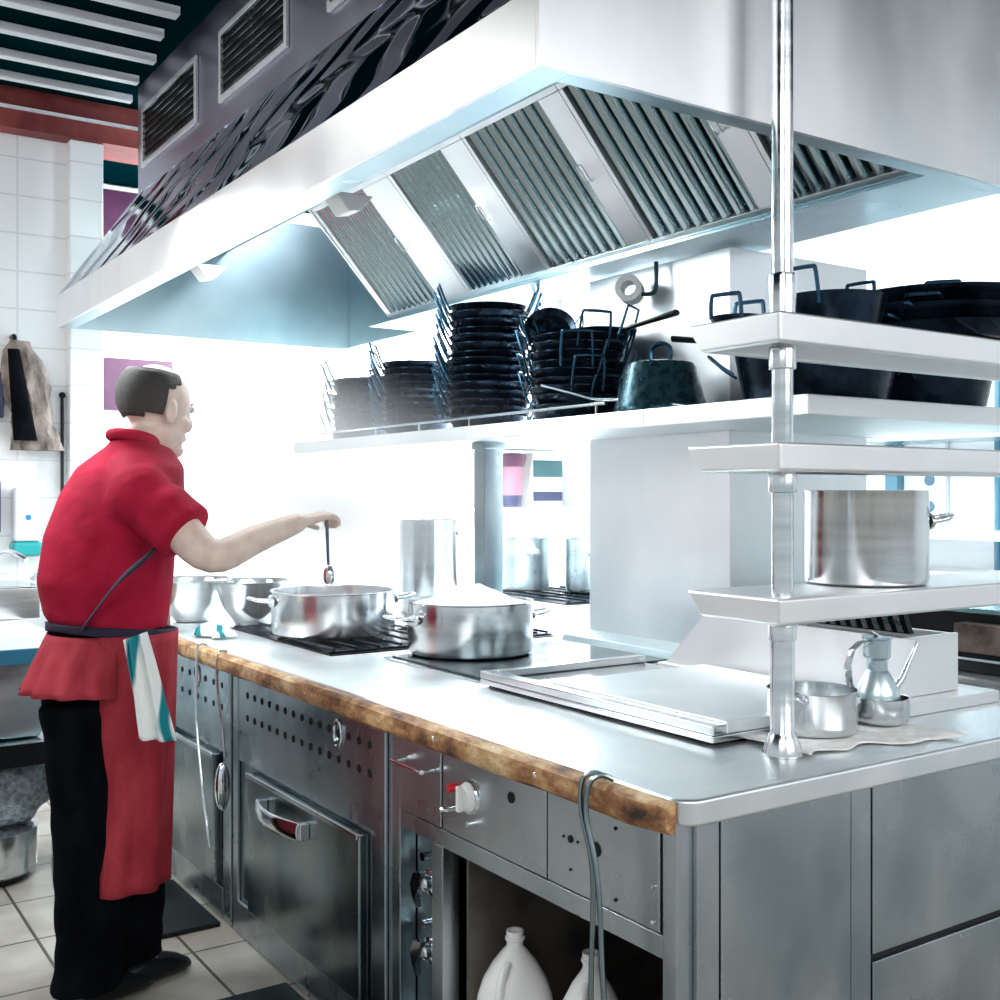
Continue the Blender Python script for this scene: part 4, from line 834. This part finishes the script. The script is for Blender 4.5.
def hand(w0, dirv, side, palmn, curl=1.0):
    d = dirv.normalized(); s = side.normalized(); p = palmn.normalized()
    loft(bm, [(w0 - d * 0.01, s * 0.030, p * 0.020), (w0 + d * 0.03, s * 0.040, p * 0.018), (w0 + d * 0.075, s * 0.046, p * 0.017), (w0 + d * 0.10, s * 0.043, p * 0.014)], 16)
    for i, (o_, L) in enumerate(((-0.033, 0.072), (-0.011, 0.082), (0.011, 0.078), (0.033, 0.060))):
        b = w0 + d * 0.095 + s * o_
        q1 = b + d * L * 0.42 + p * 0.012 * curl; q2 = q1 + (d * 0.55 + p * 0.85 * curl) * L * 0.32; q3 = q2 + (d * -0.05 + p * 0.95 * curl) * L * 0.28
        tube(bm, [b - d * 0.02, b, q1, q2, q3], [0.010, 0.0105, 0.0098, 0.009, 0.0075], 10)
    b = w0 + d * 0.035 - s * 0.036
    tube(bm, [b, b - s * 0.022 + d * 0.028 + p * 0.014, b - s * 0.014 + d * 0.058 + p * 0.034, b + s * 0.006 + d * 0.075 + p * 0.046], [0.014, 0.0125, 0.011, 0.009], 10)
dR = (wrR - elR).normalized() * 0.6 + F3 * 0.5 + U3 * 0.05
hand(wrR, dR, S3, -U3)
hand(wrL, (wrL - elL).normalized(), -S3, -U3, 0.8)
# legs under the trousers
for (a, b_, c_) in ((CP(98, 680, 3.40), CP(98, 815, 3.38), CP(92, 965, 3.44)), (CP(120, 680, 3.58), CP(126, 815, 3.56), CP(132, 955, 3.60))):
    limb([hip - U3 * 0.03, a, b_, c_], [0.05, 0.055, 0.05, 0.040])
body = obj('body', bm, SKIN, ck, remesh=0.006)
# eyes
for s in (-1, 1):
    bm = BM(); ball(bm, hp(s * 0.031, 0.077, 0.004), 0.012, 0.012, 0.012); e = obj('eye', bm, mat('eye_white', (0.8, 0.8, 0.78), 0.2), ck)
    bm = BM(); ball(bm, hp(s * 0.031, 0.0855, 0.003), 0.0055, 0.0045, 0.0055); obj('iris', bm, BLACK, e)
    bm = BM(); tube(bm, [hp(s * 0.014, 0.096, 0.032), hp(s * 0.03, 0.094, 0.038), hp(s * 0.05, 0.080, 0.034)], [0.003, 0.004, 0.002], 6); obj('eyebrow', bm, HAIR, ck)
# hair: cap on back and sides
bm = BM(); ball(bm, hp(0, -0.014, 0.036), 0.087, 0.107, 0.100, Mh, 32, 20)
loc = Mh.inverted().to_3x3()
dele = []
for v in bm.verts:
    q = loc @ (v.co - hc)
    lim = 0.045 + max(0, (q.y + 0.02)) * 0.55 if q.y > -0.03 else -0.03 - (q.y + 0.03) * -0.15
    if q.z < lim or (q.y > 0.055 and q.z < 0.088) or q.z > 0.105 or (q.y > 0.02 and q.z > 0.07): dele.append(v)
bmesh.ops.delete(bm, geom=dele, context='VERTS')
obj('hair', bm, HAIR, ck, solid=0.012)
# --- shirt: torso and two short sleeves fused
bm = BM()
rings = [
    (CP(112, 632, 3.50), S3 * .175, F3 * .150),
    (CP(108, 612, 3.50), S3 * .195, F3 * .185),
    (CP(106, 580, 3.50), S3 * .205, F3 * .205),
    (CP(112, 535, 3.50), S3 * .210, F3 * .190),
    (CP(122, 495, 3.50), S3 * .215, F3 * .165),
    (CP(130, 468, 3.50), S3 * .205, F3 * .130),
    (CP(134, 456, 3.50), S3 * .150, F3 * .110),
    (CP(138, 446, 3.50), S3 * .098, F3 * .096),
    (CP(140, 439, 3.50), S3 * .080, F3 * .086)]
loft(bm, rings, 32)
def sleeve(s, e, f=0.62):
    m_ = s + (e - s) * f
    P = smooth_path([sh + (s - sh) * 0.3 - U3 * 0.03, s, s + (e - s) * 0.3, m_], 5)
    rr = [0.092 + 0.004 * math.sin(i * 1.3) + (0.006 if i > len(P) - 4 else 0) for i in range(len(P))]
    tube(bm, P, rr, 20)
sleeve(shR, elR, 0.66); sleeve(shL, elL, 0.62)
for v in bm.verts:
    n_ = math.sin(v.co.z * 42 + v.co.x * 25) * math.sin(v.co.x * 30 - v.co.z * 18)
    v.co += (v.co - Vector((chest.x, chest.y, v.co.z))).normalized() * 0.006 * n_
shirt = obj('shirt', bm, SHIRT, ck, remesh=0.012)
bm = BM(); rr = [CP(139, 444, 3.50) + S3 * 0.078 * math.cos(a) + F3 * 0.086 * math.sin(a) + U3 * (0.010 - 0.020 * math.sin(a)) for a in [2 * math.pi * i / 28 for i in range(28)]]
tube(bm, rr, 0.017, 10, closed=True); obj('collar', bm, SHIRT, shirt)
# apron: dark waist tie, side flare and front cloth; also a dark diagonal band across the shirt
bm = BM(); cw = CP(112, 626, 3.50)
def belt(q, t):
    a = 2 * math.pi * q; f = 0.5 + 0.5 * math.sin(a)
    return cw + S3 * 0.202 * math.cos(a) + F3 * 0.186 * math.sin(a) + U3 * (0.022 - 0.035 * f - (0.022 + 0.055 * f) * t)
sheet(bm, 48, 3, belt)
obj('apron_string', bm, DARKBAND, ck, solid=0.008)
bm = BM(); P = smooth_path([CP(160, 544, 3.30), CP(146, 558, 3.245), CP(118, 582, 3.232), CP(84, 626, 3.30)], 6)
loft(bm, [(p, Vector((0, 0, 1)) * 0.020 + F3 * 0.014, FWD * 0.010) for i, p in enumerate(P)], 12)
obj('diagonal_band', bm, DARKBAND, ck)
bm = BM()
def back(s, t):   # flared apron wrapped round the back
    a = R(-215) + R(185) * s
    rad = 0.02 + 0.085 * t + 0.012 * math.sin(16 * a) * t
    return cw + S3 * (0.185 + rad * 0.5) * math.cos(a) + F3 * (0.165 + rad) * math.sin(a) - U3 * (0.015 + 0.17 * t)
sheet(bm, 48, 10, back); obj('apron_back', bm, APRON, ck, solid=0.006)
bm = BM()
def front(s, t):
    a = R(-48) + R(228) * s
    rad = 0.016 + 0.012 * math.sin(9 * a + t) * t
    low = 0.77
    return cw + S3 * (0.195 + rad) * math.cos(a) + F3 * (0.172 + rad - 0.03 * t) * math.sin(a) - U3 * (0.012 + low * t) - F3 * 0.02 * t
sheet(bm, 48, 24, front); obj('apron_front', bm, APRON, ck, solid=0.006)
# trousers
bm = BM()
loft(bm, [(CP(110, 622, 3.50), S3 * .185, F3 * .165), (CP(104, 680, 3.50), S3 * .215, F3 * .175), (CP(101, 735, 3.50), S3 * .20, F3 * .155)], 28)
for (a, b_, c_, d_) in ((CP(88, 700, 3.40), CP(95, 820, 3.38), CP(92, 920, 3.42), CP(88, 988, 3.45)), (CP(116, 700, 3.58), CP(126, 820, 3.56), CP(130, 910, 3.58), CP(128, 972, 3.62))):
    P = smooth_path([a, b_, c_, d_], 6); n = len(P)
    loft(bm, [(p, S3 * (0.115 - 0.025 * min(1, i / n * 1.4) + 0.004 * math.sin(i * 1.9)), F3 * (0.150 - 0.045 * min(1, i / n * 1.3) + 0.005 * math.sin(i * 2.3) + (0.012 if i > n - 4 else 0))) for i, p in enumerate(P)], 24)
obj('trousers', bm, TROUSER, ck, remesh=0.012)
for p in (CP(98, 996, 3.44), CP(140, 985, 3.58)):
    bm = BM(); p = Vector((p.x, p.y, FLOOR))
    loft(bm, [(p + F3 * f + U3 * (h * 0.52 + 0.002), S3 * w2, U3 * (h * 0.5)) for f, w2, h in ((-0.11, 0.030, 0.06), (-0.08, 0.045, 0.09), (0.0, 0.048, 0.10), (0.08, 0.052, 0.085), (0.14, 0.050, 0.06), (0.18, 0.028, 0.035))], 16)
    obj('shoe', bm, BLACK, ck)
# towel at the waist
bm = BM()
tw0 = CP(140, 640, 3.22)
def ftow(s, t):
    p = CP(124 + (22 + 14 * t) * s + (17 * t), 640 + 98 * t - 8 * s + 10 * s * t, 3.17)
    return p + FWD * (0.014 * math.sin(13 * s + 2.0 * t)) - FWD * 0.02 * t
sheet(bm, 22, 22, ftow); o = obj('hand_towel', bm, TOWEL, solid=0.006); tag(o, 'white and teal towel tucked into the cook\'s apron string', 'towel')
# spoon in his hand
hR = wrR + dR.normalized() * 0.11 - U3 * 0.035
sp_ = thing('stirring_spoon', 'dark handled spoon held by the cook above the far casserole', 'spoon', tuple(hR))
bm = BM(); tube(bm, [hR + U3 * 0.03, hR - U3 * 0.13 + F3 * 0.008], [0.006, 0.005], 8); obj('handle', bm, DARKSTEEL, sp_)
bm = BM(); ball(bm, hR - U3 * 0.16 + F3 * 0.01, 0.02, 0.024, 0.035); obj('bowl', bm, CHROME, sp_)

# ================================================================== STEAM
def steam(name, label, c, r, dens):
    bm = BM(); ball(bm, c, *r, seg=24, rows=14)
    m = bpy.data.materials.new(name); m.use_nodes = True; nt = m.node_tree; nt.nodes.clear()
    out = nt.nodes.new('ShaderNodeOutputMaterial'); vs = nt.nodes.new('ShaderNodeVolumeScatter'); vs.inputs['Color'].default_value = (0.98, 0.99, 1, 1); vs.inputs['Anisotropy'].default_value = 0.2
    tc = nt.nodes.new('ShaderNodeTexCoord'); mp = nt.nodes.new('ShaderNodeMapping'); mp.inputs['Location'].default_value = [-c[i] / r[i] for i in range(3)]; mp.inputs['Scale'].default_value = [1 / q for q in r]
    gd = nt.nodes.new('ShaderNodeTexGradient'); gd.gradient_type = 'QUADRATIC_SPHERE'
    mm = nt.nodes.new('ShaderNodeMath'); mm.operation = 'MULTIPLY'; mm.inputs[1].default_value = dens
    nt.links.new(tc.outputs['Object'], mp.inputs[0]); nt.links.new(mp.outputs[0], gd.inputs[0]); nt.links.new(gd.outputs['Fac'], mm.inputs[0]); nt.links.new(mm.outputs[0], vs.inputs['Density']); nt.links.new(vs.outputs[0], out.inputs['Volume'])
    o = obj(name, bm, m); tag(o, label, 'steam', None, 'stuff')
steam('steam', 'thick white cooking steam rising over the far casserole in front of the cook', (1.90, 4.3, 1.38), (1.15, 1.5, 0.66), 1.6)
steam('steam', 'dense puff of white steam directly above the far casserole', (2.0, 4.05, 1.38), (0.42, 0.45, 0.40), 3.0)
steam('steam', 'thin white steam drifting past the face and arm of the cook', (1.42, 3.40, 1.56), (0.55, 0.50, 0.42), 3.2)
